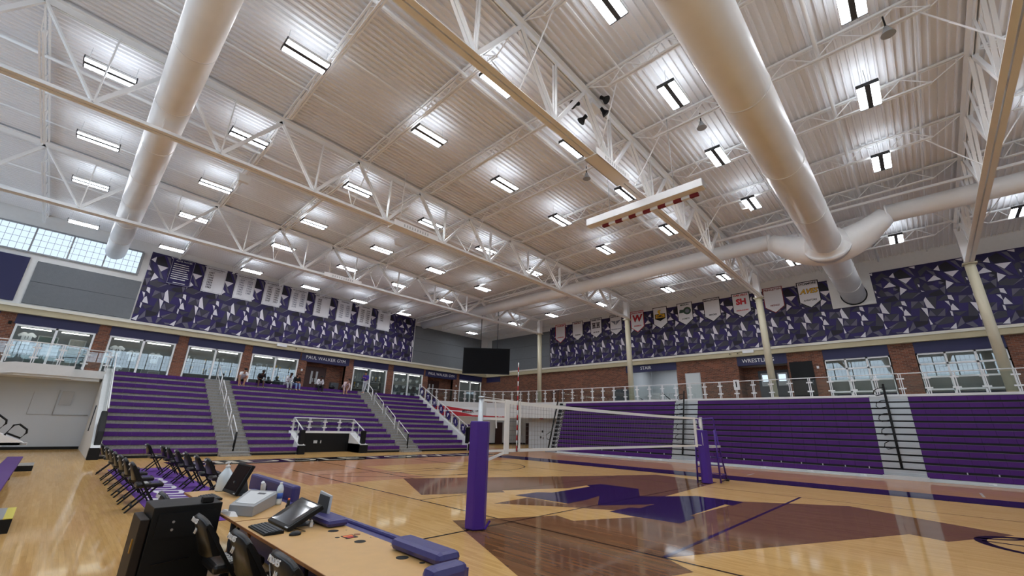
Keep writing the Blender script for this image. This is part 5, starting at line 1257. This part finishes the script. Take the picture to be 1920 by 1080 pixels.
# referee stand
S = thing('referee_stand', 'tall purple referee stand with ladder legs beside the far net post', 'referee stand', (17.9, 6.2, 0))
def leg(p, q, nm='leg', r=.032): m = MB(); m.tube([p, q], r, 8); m.build(nm, ['purple_pad'], S)
cx = 17.55
L1 = ((cx,5.95,0), (cx+.05,6.0,1.85)); L2 = ((cx+1.0,6.05,0), (cx+.25,6.05,2.05)); L3 = ((cx-.45,6.62,0), (cx-.42,6.55,1.75)); L4 = ((cx+.9,6.65,0), (cx+.2,6.55,2.05))
for a, b2 in (L1, L2, L3, L4): leg(a, b2)
m = MB(); m.box(cx-.45, 5.98, 1.22, cx+.5, 6.55, 1.3); m.build('platform', ['gray_light'], S)
m = MB(); m.tube([(cx-.5,6.5,2.22), (cx+.12,6.02,2.28), (cx+.2,6.02,2.2), (cx+.22,6.03,1.8)], .03, 8); m.tube([(cx-.5,6.5,1.7), (cx-.5,6.5,2.22)], .03, 8); m.build('guard_rail', ['purple_pad'], S)
m = MB()
for z in (.25, .55, .85): t = z/2.05; x = cx+1-.75*t; m.tube([(x,6.05,z), (x,6.65-.1*t,z)], .02, 6); t1_ = z/1.85; m.tube([(cx+.05*t1_,5.95+.05*t1_,z), (x,6.05,z)], .018, 6); m.tube([(cx-.53,6.54,z), (x,6.62,z)], .018, 6)
m.build('rung', ['purple_pad'], S)
m = MB(); m.tube([(cx,5.95,.06), (cx+1,6.05,.06)], .02, 6); m.tube([(cx-.55,6.55,.06), (cx+.9,6.65,.06)], .02, 6); m.build('base_bar', ['black'], S)
m = MB(); m.tube([(cx+1,5.98,.05), (cx+1,6.1,.05)], .05, 12); m.build('wheel', ['black'], S)

# ------------------------------------------------------------------ folding chairs
def chair(label, loc, group):       # faces +x
    T = thing('folding_chair', label, 'chair', loc, 0, group)
    def w_(m, nm, mt, par=T, bevel=0):
        m.v = [WM[T.name] @ v for v in m.v]; return m.build(nm, [mt], par, bevel=bevel)
    for s in (-.22, .22):
        m = MB(); m.bar((-.25,s,.84), (.3,s*1.02,0.0), .028, .045, up=(0,1,0)); w_(m, 'front_leg', 'black')
        m = MB(); m.bar((.2,s*.9,.44), (-.2,s*.95,0.0), .028, .045, up=(0,1,0)); w_(m, 'rear_leg', 'black')
    m = MB(); m.bar((-.11,-.2,.1), (-.11,.2,.1), .03, .03); m.bar((.2,-.22,.12), (.2,.22,.12), .03, .03); w_(m, 'cross_bar', 'black')
    m = MB(); n = 8; a = []; b_ = []
    m.box(-.13, -.225, .42, .3, .225, .5); w_(m, 'seat', 'vinyl', bevel=.03)
    m = MB(); q = []
    for i in range(n+1):
        t = 2*i/n-1; y = .235*t; bow = .05*(1-t*t); tp = .86+.035*(1-t*t)-.03*t**6; bt = .56+.02*t**6
        q.append([(-.16-bow, y, bt), (-.105-bow, y, bt), (-.14-bow, y, (bt+tp)/2+.02), (-.2-bow, y, tp-.02), (-.225-bow, y, tp+.008), (-.26-bow, y, tp-.02), (-.215-bow, y, (bt+tp)/2)])
    k = 7
    for r in q: m.v += [Vector(p) for p in r]
    for i in range(n):
        for z in range(k): m.f.append([i*k+z, (i+1)*k+z, (i+1)*k+(z+1) % k, i*k+(z+1) % k][::-1]); m.m.append(0); m.sm.append(True)
    m.f.append(list(range(k))[::-1]); m.f.append(list(range(n*k, n*k+k))); m.m += [0, 0]; m.sm += [False, False]
    B = w_(m, 'backrest', 'vinyl')
    return T, B
G1, G2, G3 = 'black team chairs in the back row', 'black team chairs in the front row', 'black chairs at the scoring table'
c0, cb = chair('padded black folding chair at the scoring table, beside the black cabinet', (1.46, 5.1, 0), G3)
text('MIDDIES', (1.46-.308, 5.1, .85), (0,-1,0), (.25,0,1), .055, 'white', cb, 'back_lettering')
text('M', (1.46-.285, 5.1, .76), (0,-1,0), (.25,0,1), .07, 'white', cb, 'back_emblem')
text('MIDDIES', (1.46+.02, 5.1-.02, .503), (0,-1,0), (1,0,0), .09, 'white', c0.children[5] if False else c0, 'seat_lettering')
m = MB(); m.box(1.46+.1, 5.1-.19, .5, 1.46+.23, 5.1+.19, .505); m.build('seat_logo_patch', ['mural_purple'], c0)
dup(c0, (1.54, 4.22, 0), 0, 'padded black folding chair at the scoring table, second from the cabinet')
dup(c0, (1.58, 3.38, 0), 0, 'padded black folding chair at the near end of the scoring table')
dup(c0, (1.42, 6.85, 0), 0, 'padded black folding chair partly hidden behind the black cabinet')
for k, y in enumerate((11.57, 12.72, 13.8, 14.96, 16.2, 17.45, 19.2)):
    dup(c0, (1.6, y, 0), rnd.uniform(-.08, .08), 'black folding chair at the back of the purple mat, %s from the scoring table' % ORD[k], G1)
for k, y in enumerate((12.05, 13.1, 14.4, 15.6, 16.95, 17.95, 19.2)):
    dup(c0, (2.95 if k < 6 else 2.72, y, 0), rnd.uniform(-.08, .08), 'black folding chair on the court side of the purple mat, %s from the scoring table' % ORD[k], G2)
M_ = thing('floor_mat', 'purple floor mat with white script between the two rows of team chairs', 'mat', (2.5, 15.5, 0))
m = MB(); m.box(1.75, 9.6, 0, 3.35, 20.4, .012); m.build('mat_sheet', ['mat_purple'], M_)
text('Middies', (2.35, 14.2, .014), (0,1,0), (-1,0,0), 1.25, 'mural_white', M_, ext=.001, shear=.3, sx=1.5)

# ------------------------------------------------------------------ scoring tables
def table(y0, y1, label):
    T = thing('scoring_table', label, 'table', (1.95, (y0+y1)/2, 0), 0, 'scoring tables')
    m = MB(); m.box(1.55, y0, .735, 2.32, y1, .758); m.build('tabletop', ['laminate'], T)
    m = MB(); m.box(1.545, y0, .734, 1.551, y1, .757); m.box(1.55, y0-.005, .734, 2.32, y0, .757); m.build('edge_band', ['lam_edge'], T)
    for x, y in ((1.62, y0+.25), (1.62, y1-.25), (2.25, y0+.25), (2.25, y1-.25)):
        m = MB(); m.tube([(x,y,0), (x,y,.735)], .02, 8); m.build('leg', ['lam_edge' if x < 2 else 'black'], T)
    m = MB(); m.box(2.34, y0, .02, 2.44, y1, .74); m.build('front_panel', ['navy_pad'], T)
    return T
t1_ = table(2.72, 5.3, 'tan-topped scoring table nearest the camera, with cable holes along it')
t2_ = table(5.33, 7.75, 'tan-topped scoring table behind the black cabinet, carrying the grey console')
for x, y, r in ((2.13,4.34,.05),(2.14,3.83,.05),(2.16,3.19,.05),(2.05,4.08,.022),(2.2,2.98,.022)):
    m = MB(); m.tube([(x,y,.7585), (x,y,.7595)], r, 20); m.build('cable_hole', ['black_matte'], t1_)
m = MB(); m.tube([(2.24,4.08,.7585), (2.24,4.08,.761)], .03, 18); m.build('grommet_cover', ['lam_edge'], t1_)
m = MB()
for x, y in ((2.25,4.62),(2.24,4.3),(2.28,3.55),(2.28,3.9)): m.tube([(x,y,.7585), (x,y,.762)], .006, 8)
m.build('screw', ['silver'], t1_)
m = MB(); m.box(2.09, 3.98, .759, 2.2, 4.1, .761, 0); m.box(2.1, 4.04, .761, 2.19, 4.09, .7615, 1); m.box(2.11, 3.99, .761, 2.17, 4.03, .7615, 2)
tag(m.build('sticker', ['black', 'orange', 'red']), 'small orange, red and black sticker between the cable holes', 'sticker')
# pads on the court side
def pad(label, x0, x1, y0, y1, z0, z1, bev=.05):
    m = MB(); m.box(x0, y0, z0, x1, y1, z1); return tag(m.build('table_pad', ['navy_pad'], bevel=bev), label, 'pad', 'padding on the court side of the tables')
pad('upright dark purple pad rising behind the grey console', 2.45, 2.56, 6.3, 8.1, .05, .92, .03)
pad('fat dark purple roll pad at the near court-side corner of the table', 2.2, 2.42, 2.78, 3.46, .7585, .85)
pad('thin purple edge pad along the court side of the near table', 2.445, 2.5, 3.5, 5.2, .1, .77, .02)
pad('short purple pad across the near end of the table', 1.98, 2.3, 2.55, 2.7, .2, .84)
pad('lump of folded purple padding below the tilted near monitor', 2.12, 2.34, 4.45, 4.95, .7585, .83)
# cabinet
C_ = thing('equipment_cabinet', 'black steel equipment cabinet with a brown side box standing at the table', 'cabinet', (1.2, 5.93, 0))
m = MB(); m.box(.92, 5.67, .05, 1.5, 6.2, .9); m.build('cabinet_body', ['cab_black'], C_, bevel=.008)
m = MB(); m.box(.97, 5.655, .62, 1.45, 5.672, .84); m.build('vent_panel', ['black'], C_)
m = MB()
for x in (1.1, 1.36):
    for z in (.76, .69): m.tube([(x,5.65,z), (x,5.66,z)], .012, 10)
m.build('latch', ['silver'], C_)
m = MB(); m.box(.84, 5.69, .08, .915, 6.18, .8); m.build('side_door', ['cab_brown'], C_, bevel=.01)
m = MB(); m.box(.83, 5.8, .5, .845, 5.83, .62); m.build('door_latch', ['gold_metal'], C_)
m = MB(); m.bar((1.0,5.655,.4), (1.3,5.655,.42), .015, .006); m.build('handle', ['black_gloss'], C_)
for x in (.98, 1.44):
    for y in (5.75, 6.12): m = MB(); m.tube([(x-.015,y,.03), (x+.015,y,.03)], .03, 12); m.build('caster', ['black'], C_)
m = MB(); m.box(1.32, 5.7, .9, 1.42, 5.8, .955); tag(m.build('adapter_box', ['black'], bevel=.008), 'small black box lying on top of the cabinet corner', 'box')
# monitors
def slab(lo0, lo1, hi0, hi1, th):
    lo0, lo1, hi0, hi1 = map(Vector, (lo0, lo1, hi0, hi1)); n = (lo1-lo0).cross(hi0-lo0).normalized()
    if n.x > 0: n = -n
    return lo0, lo1, hi0, hi1, n
def monitor(label, lo0, lo1, hi0, hi1):
    T = thing('touch_monitor', label, 'monitor', tuple((Vector(lo0)+Vector(lo1))/2))
    a, b2, c, d, n = slab(lo0, lo1, hi0, hi1, .04)
    m = MB(); m.prism([a, b2, d, c], -n*.045); m.build('housing', ['black'], T, bevel=.008)
    f = lambda u, v: a+(b2-a)*u+(c-a)*v+(d-c-(b2-a))*u*v
    m = MB(); m.prism([f(.05,.1)+n*.0005, f(.95,.1)+n*.0005, f(.95,.94)+n*.0005, f(.05,.94)+n*.0005], n*.0015); m.build('glass_screen', ['screen_glass'], T)
    m = MB(); m.prism([f(.85,.02)+n*.0005, f(.98,.02)+n*.0005, f(.98,.05)+n*.0005, f(.85,.05)+n*.0005], n*.001); m.build('maker_strip', ['gray_light'], T)
    m = MB(); p = f(.5,.5)-n*.045; q = Vector((p.x+.06, p.y, .76)); m.bar(p, q, .16, .03, up=(0,1,0)); m.box(q.x-.1, q.y-.13, .759, q.x+.08, q.y+.13, .772); m.build('stand', ['charcoal'], T)
    return T
monitor('near touch monitor tilted far back on the scoring table', (1.78,5.1,.785), (1.78,4.56,.785), (2.09,5.1,.97), (2.09,4.56,.955))
monitor('far touch monitor standing steeply beside the white jug', (1.9,7.37,.79), (1.93,6.87,.79), (2.04,7.37,1.155), (2.08,6.87,1.15))
def keyboard(label, x0, x1, y0, y1):
    T = thing('keyboard', label, 'keyboard', ((x0+x1)/2, (y0+y1)/2, .758))
    m = MB(); m.hexa([(x0,y0,.759),(x1,y0,.759),(x1,y1,.759),(x0,y1,.759)], [(x0,y0,.772),(x1,y0,.785),(x1,y1,.785),(x0,y1,.772)]); m.build('base', ['black'], T)
    m = MB(); nx, ny = 5, 15
    for i in range(nx):
        for j in range(ny):
            xa = x0+.012+(x1-x0-.024)*i/nx; ya = y0+.012+(y1-y0-.024)*j/ny; z = .773+.012*(i+.5)/nx
            m.box(xa+.002, ya+.002, z, xa+(x1-x0-.024)/nx-.003, ya+(y1-y0-.024)/ny-.003, z+.007)
    m.build('keys', ['charcoal'], T)
keyboard('black keyboard in front of the near touch monitor', 1.575, 1.745, 4.52, 4.97); keyboard('black keyboard in front of the far touch monitor', 1.6, 1.77, 6.75, 7.2)
m = MB(); m.ball((1.8,4.4,.765), .055, 14, sc=(1,.6,.55)); M2 = tag(m.build('mouse', ['black_gloss']), 'black computer mouse on the near table', 'mouse')
m = MB(); m.tube([(1.85,4.42,.775),(1.92,4.47,.763),(1.9,4.6,.763),(1.82,4.7,.763),(1.8,4.8,.763)], .003, 5); m.build('cable', ['black'], M2)
# grey scoring console
K = thing('scoring_console', 'grey wedge-shaped scoring console box with a pale top', 'console', (1.9, 5.85, .758))
q0 = [(1.58,5.72,.76),(1.74,5.45,.76),(2.22,6.1,.76),(1.98,6.48,.76)]
m = MB(); m.hexa([q0[1], q0[2], q0[3], q0[0]], [(1.74,5.45,.86),(2.22,6.1,.9),(1.98,6.48,.9),(1.58,5.72,.86)]); m.build('case', ['gray_box'], K, bevel=.004)
A4 = [Vector((1.74,5.45,.861)), Vector((2.22,6.1,.901)), Vector((1.98,6.48,.901)), Vector((1.58,5.72,.861))]
f = lambda u, v: (A4[0]*(1-u)+A4[1]*u)*(1-v)+(A4[3]*(1-u)+A4[2]*u)*v
m = MB(); m.prism([f(.12,.12), f(.88,.12), f(.88,.88), f(.12,.88)], (0,0,.003)); m.build('keypad_sheet', ['alu_light'], K)
m = MB(); m.prism([f(.7,.3)+Vector((0,0,.003)), f(.8,.3)+Vector((0,0,.003)), f(.8,.55)+Vector((0,0,.003)), f(.7,.55)+Vector((0,0,.003))], (0,0,.002)); m.build('display_slot', ['charcoal'], K)
# bottle, jug and clutter
def bottle(label, x, y, z, sc):
    T = thing('water_bottle', label, 'bottle', (x, y, z))
    m = MB(); m.lathe((x,y,z), [(.03*sc,0),(.034*sc,.02*sc),(.034*sc,.11*sc),(.031*sc,.115*sc),(.034*sc,.12*sc),(.034*sc,.15*sc),(.024*sc,.185*sc),(.013*sc,.2*sc)], 16); m.build('body', ['plastic_clear'], T)
    m = MB(); m.lathe((x,y,z), [(.0352*sc,.06*sc),(.0352*sc,.115*sc)], 16); m.build('label_wrap', ['label_blue'], T)
    m = MB(); m.lathe((x,y,z), [(.0145*sc,.2*sc),(.0145*sc,.218*sc),(.012*sc,.22*sc)], 14); m.build('cap', ['white'], T)
bottle('clear blue water bottle standing between the console and the purple pad', 2.2, 6.05, .759, 1.15)
J_ = thing('sanitizer_jug', 'large white translucent pump jug standing behind the far monitor', 'jug', (1.84, 7.55, .758))
x, y, z = 1.98, 7.62, .759
m = MB(); m.lathe((x,y,z), [(.1,0),(.108,.015),(.1,.17),(.085,.22),(.045,.28),(.03,.3),(.028,.32)], 20); m.build('body', ['plastic_clear'], J_)
m = MB(); m.lathe((x,y,z), [(.034,.315),(.034,.335),(.012,.34),(.012,.365),(.022,.37),(.022,.385)], 14); m.bar((x,y,z+.378), (x-.05,y-.03,z+.372), .016); m.build('pump', ['white'], J_)
m = MB(); m.tube([(2.36,5.25,.77),(2.3,5.3,.9)], .012, 6)
H_ = thing('card_holder', 'pale framed card holder leaning behind the near touch monitor', 'holder', (2.25, 4.95, .759))
m = MB(); m.prism([(2.22,5.02,.76),(2.25,4.76,.76),(2.27,4.78,1.0),(2.24,5.0,1.03)], (.02,0,0)); m.build('frame', ['gray_light'], H_, bevel=.006)
m = MB(); m.prism([(2.215,4.99,.8),(2.243,4.79,.8),(2.263,4.8,.985),(2.235,4.98,1.0)], (.004,0,0)); m.build('card', ['charcoal'], H_)
m = MB(); m.box(2.02, 4.62, .759, 2.05, 4.65, .8); m.ball((2.035,4.635,.81), .014, 8); tag(m.build('white_plug', ['white']), 'small white plug under the raised end of the near monitor', 'plug')
m = MB(); m.lathe((2.16,5.62,.759), [(.025,0),(.025,.05),(.018,.06),(.018,.1),(.012,.105)], 12); tag(m.build('marker_bottle', ['black']), 'small black bottle with an orange top beside the console', 'bottle')
m = MB(); m.lathe((2.16,5.62,.865), [(.012,0),(.012,.02)], 10); tag(m.build('bottle_top', ['orange']), 'orange cap on the small black bottle', 'cap')
m = MB(); m.hexa([(2.22,5.45,.759),(2.3,5.4,.759),(2.3,5.55,.759),(2.22,5.6,.759)], [(2.24,5.48,.83),(2.28,5.44,.83),(2.29,5.52,.84),(2.25,5.55,.84)]); tag(m.build('crumpled_paper', ['white']), 'crumpled white paper leaning on the pad behind the console', 'paper')
m = MB(); m.hexa([(1.57,5.6,.759),(1.64,5.55,.759),(1.62,5.95,.759),(1.56,5.95,.759)], [(1.58,5.62,.8),(1.62,5.6,.8),(1.61,5.9,.79),(1.58,5.9,.79)]); tag(m.build('paper_stack', ['white']), 'white papers beside the left end of the console', 'paper')
R3 = thing('radio_charger', 'white handset in a black charger behind the console', 'radio', (2.2, 6.62, .759))
m = MB(); m.box(2.12, 6.5, .759, 2.26, 6.75, .81); m.build('charger', ['black'], R3, bevel=.008)
m = MB(); m.tube([(2.19,6.62,.8),(2.18,6.62,.93),(2.16,6.6,.96)], [.03,.03,.02], 10); m.build('handset', ['white'], R3)
m = MB(); m.tube([(2.2,6.54,.8),(2.2,6.54,.92)], .006, 6); m.tube([(2.22,6.7,.8),(2.22,6.7,.9)], .006, 6); m.build('aerial', ['black'], R3)
m = MB(); m.tube([(2.05,7.0,.765),(1.98,6.8,.765),(2.08,6.62,.765),(1.95,6.5,.765),(2.05,6.9,.765)], .005, 5); m.tube([(2.1,7.2,.765),(2.15,6.9,.77),(2.1,6.7,.765)], .005, 5); tag(m.build('cable_tangle', ['black']), 'tangle of black cables behind the far monitor', 'cable')
m = MB()
for k in range(7): m.tube([(1.56+.012*k,5.45+.02*k,.73),(1.55+.02*k,5.4+.03*k,.55-.03*(k % 3)),(1.58+.015*k,5.35+.04*k,.35),(1.56+.02*k,5.45+.03*k,.1),(1.6,5.5+.02*k,.012)], .006, 5)
tag(m.build('cable_bundle', ['charcoal']), 'bundle of dark cables hanging between the cabinet and the table', 'cable')
m = MB(); m.tube([(1.6,4.3,.73),(1.56,4.22,.6),(1.55,4.12,.52),(1.56,4.0,.55),(1.6,3.95,.73)], .005, 6); tag(m.build('hanging_cable', ['gray_light']), 'thin pale cable loop hanging under the near table edge', 'cable')

# ------------------------------------------------------------------ left edge: bench, steps, rolling stair
B_ = thing('floor_bench', 'long low purple bench board at the left edge of the floor', 'bench', (-.45, 16, 0))
m = MB(); m.box(-.62, 10.5, .4, -.29, 20.7, .46); m.build('seat_board', ['purple_seat'], B_, bevel=.01)
for y in (11.5, 15, 18.5): m = MB(); m.box(-.6, y-.05, 0, -.36, y+.05, .4); m.build('leg', ['black'], B_)
m = MB(); m.box(-.45, 21.0, 0, .0, 22.2, .16, 0); m.box(-.45, 21.0, .16, .0, 22.2, .165, 1); tag(m.build('floor_block', ['black', 'concrete']), 'low black block with a grey top beyond the end of the purple bench', 'block')
S_ = thing('step_block', 'low black step with a grey tread and a yellow edge at the far left', 'step', (-.4, 11.1, 0))
m = MB(); m.box(-1.2, 10.5, 0, -.02, 11.65, .2); m.build('step_body', ['black'], S_)
m = MB(); m.box(-1.2, 10.5, .2, -.12, 11.65, .21); m.build('tread', ['gray_box'], S_)
m = MB(); m.box(-.12, 10.5, .2, -.02, 11.65, .211); m.build('yellow_edge', ['yellow'], S_)
L3_ = thing('rolling_stair', 'white rolling stair with black looped handrails against the left wall', 'stair', (-1.2, 27.2, 0))
m = MB(); m.hexa([(-2.4,26.9,.5),(-.5,26.9,.5),(-.5,27.6,.5),(-2.4,27.6,.5)], [(-2.4,26.9,1.5),(-.55,26.9,.62),(-.55,27.6,.62),(-2.4,27.6,1.5)]); m.box(-2.4, 26.9, .5, -.4, 27.0, .6); m.build('white_frame', ['white'], L3_)
for k, (x0, z0) in enumerate(((-1.35,.35), (-2.0,.7))):
    m = MB(); m.tube([(x0+.1,26.95,z0-.2),(x0+.25,26.95,z0+.55),(x0+.4,26.95,z0+.92),(x0+.55,26.95,z0+.95),(x0+.8,26.95,z0+.75),(x0+.82,26.95,z0+.62),(x0+.7,26.95,z0+.42),(x0+.3,26.95,z0+.6)], .035, 8); m.build('handrail_loop', ['black'], L3_)
for x in (-2.2, -1.3): m = MB(); m.tube([(x,26.9,.16), (x,27.0,.16)], .16, 16); m.box(x-.05, 26.9, .16, x+.05, 27.0, .55); m.build('wheel_leg', ['black'], L3_)
m = MB(); m.box(-.6, 26.88, .52, -.42, 26.9, .58); m.build('hinge', ['gray_box'], L3_)
# conduit and boxes on the white wall at the left
m = MB(); m.box(.1, 33.0, 2.2, .55, 33.05, 2.9); m.tube([(.0,33.02,1.7), (.0,33.02,2.95)], .02, 6); m.tube([(.0,33.02,1.7), (1.35,33.02,1.72)], .025, 6); m.tube([(-.9,33.02,1.7),(-.9,33.02,2.8)], .012, 5); m.tube([(-.9,33.02,1.7),(0,33.02,1.7)], .012, 5)
tag(m.build('wall_conduit', ['gray_light']), 'pale conduit and panel box on the white wall at the left', 'conduit')
m = MB(); m.box(1.38, 29.6, 1.0, 1.42, 29.66, 2.2); tag(m.build('door_edge_strip', ['charcoal']), 'dark vertical strip on the white end wall of the grandstand', 'strip')

# ------------------------------------------------------------------ things shown in the display windows
def jersey(mb, x, y, z, s=1.0):
    P = [(-.2,0),(.2,0),(.22,.5),(.34,.42),(.4,.55),(.2,.72),(.1,.72),(0,.64),(-.1,.72),(-.2,.72),(-.4,.55),(-.34,.42),(-.22,.5)]
    mb.prism([(x+u*s, y, z+v*s) for u, v in P], (0,.03,0))
JW = [(1.75,5.15,'43'),(2.55,4.95,'12'),(3.6,4.95,'52'),(-2.0,5.3,'11'),(1.9,4.0,'52')]
for k, (x, z, num) in enumerate(JW):
    T = thing('jersey', 'white sleeveless jersey number %s shown in a display window' % num if k < 4 else 'white jersey at the foot of the second display window', 'jersey', (x, YL+.5, z), 0, 'jerseys in the display windows')
    m = MB(); jersey(m, x, YL+.5, z, .9); m.build('cloth', ['cloth_white'], T); text(num, (x, YL+.49, z+.36), (1,0,0), (0,0,1), .22, 'ink', T)
FR = [(-1.4,4.1,.9,.75),(-.35,4.1,.7,.6),(-1.2,5.4,.8,.5),(.0,5.0,.7,.9),(2.9,4.1,.6,.5),(3.8,4.0,.6,.5),(21.2,4.0,.5,.4)]
for k, (x, z, wd, hh) in enumerate(FR):
    T = thing('framed_photo', 'framed picture in a display window, %s of those counted from the left' % ORD[k], 'picture', (x, YL+.9, z), 0, 'framed pictures in the display windows')
    m = MB(); rbox(m, x-wd/2, x+wd/2, z, z+hh, YL+.9, YL+.94, .04); m.build('frame', ['gray_light'], T)
    m = MB(); m.box(x-wd/2+.03, YL+.91, z+.03, x+wd/2-.03, YL+.93, z+hh-.03); m.build('picture', ['concrete' if k % 2 else 'green_dark'], T)
def trophy(x, y, z, s, mt, label, grp):
    T = thing('trophy', label, 'trophy', (x, y, z), 0, grp)
    m = MB(); m.lathe((x,y,z), [(.05*s,.1*s),(.02*s,.16*s),(.015*s,.24*s),(.05*s,.3*s),(.07*s,.42*s),(.06*s,.44*s)], 10); m.build('cup', [mt], T)
    m = MB(); m.box(x-.06*s, y-.05*s, z, x+.06*s, y+.05*s, z+.1*s); m.build('base', ['black'], T)
WN = {2: 'third', 3: 'fourth', 5: 'fifth', 6: 'sixth'}
for bi in (2, 3, 5):
    x0, x1 = BAYS[bi]
    for zi, z in enumerate((DK+.02, 4.57, 5.22)):
        for k in range(9):
            x = x0+.3+(x1-x0-.6)*k/8; s = rnd.uniform(.7, 1.2)
            if rnd.random() < .2: continue
            trophy(x, YL+.75+rnd.uniform(-.08,.08), z, s, rnd.choice(['gold_metal','silver','gold_metal','white']), 'trophy on the %s level of the %s display window, %s from its left side' % (['bottom','middle','top'][zi], WN[bi], ORD[k]), 'trophies in the display windows')
for k in range(12):
    x0, x1 = BAYS[6]; r, c = divmod(k, 4); x = x0+.45+.75*c+(.1 if r % 2 else 0); z = 4.3+r*.62
    T = thing('paw_cutout', 'white paper cutout on the %s row of the sixth display window, %s from the left' % (['bottom','middle','top'][r], ORD[c]), 'cutout', (x, YL+.15, z), 0, 'paper cutouts in the sixth display window')
    m = MB(); m.prism([(x-.14,YL+.15,z),(x+.02,YL+.15,z-.1),(x+.16,YL+.15,z+.06),(x+.16,YL+.15,z+.22),(x+.05,YL+.15,z+.14),(x,YL+.15,z+.24),(x-.06,YL+.15,z+.13),(x-.14,YL+.15,z+.18)], (0,.01,0)); m.build('paper', ['white'], T)
# things in the corridor under the balcony
for k, (x, y) in enumerate(((32.2,27.2),(33.2,28.3))):
    T = thing('corridor_chair', ['brown padded chair in the corridor seen through the net, nearer one', 'brown padded chair in the corridor seen through the net, farther one'][k], 'chair', (x, y, 0), 0, 'corridor chairs')
    m = MB(); m.box(x-.3, y-.3, .4, x+.3, y+.3, .5); m.build('seat', ['cab_brown'], T, bevel=.03)
    m = MB(); m.box(x+.22, y-.3, .5, x+.3, y+.3, 1.05); m.build('backrest', ['cab_brown'], T, bevel=.03)
    for sx in (-.25, .25):
        for sy in (-.25, .25): m = MB(); m.box(x+sx-.02, y+sy-.02, 0, x+sx+.02, y+sy+.02, .4); m.build('leg', ['black'], T)
T = thing('ball_rack', 'dark rack of purple and white balls in the corridor beside the near net post', 'rack', (27.3, 31.6, 0))
m = MB()
for z in (.3, .75, 1.2, 1.65): m.box(27.0, 31.4, z, 27.6, 31.8, z+.03)
for sx in (27.0, 27.6): m.box(sx-.02, 31.58, 0, sx+.02, 31.62, 2.0)
m.build('frame', ['black'], T)
nb = 0
for z in (.33, .78, 1.23, 1.68):
    for x in (27.15, 27.42):
        nb += 1; m = MB(); m.ball((x, 31.6, z+.11), .11, 12); tag(m.build('ball', ['purple_seat' if nb % 3 else 'white']), 'ball on the %s shelf of the corridor rack, %s one' % (['lowest','second','third','top'][(nb-1)//2], ['left','right'][(nb-1) % 2]), 'ball', 'balls on the corridor rack')

fonts_to_mesh()
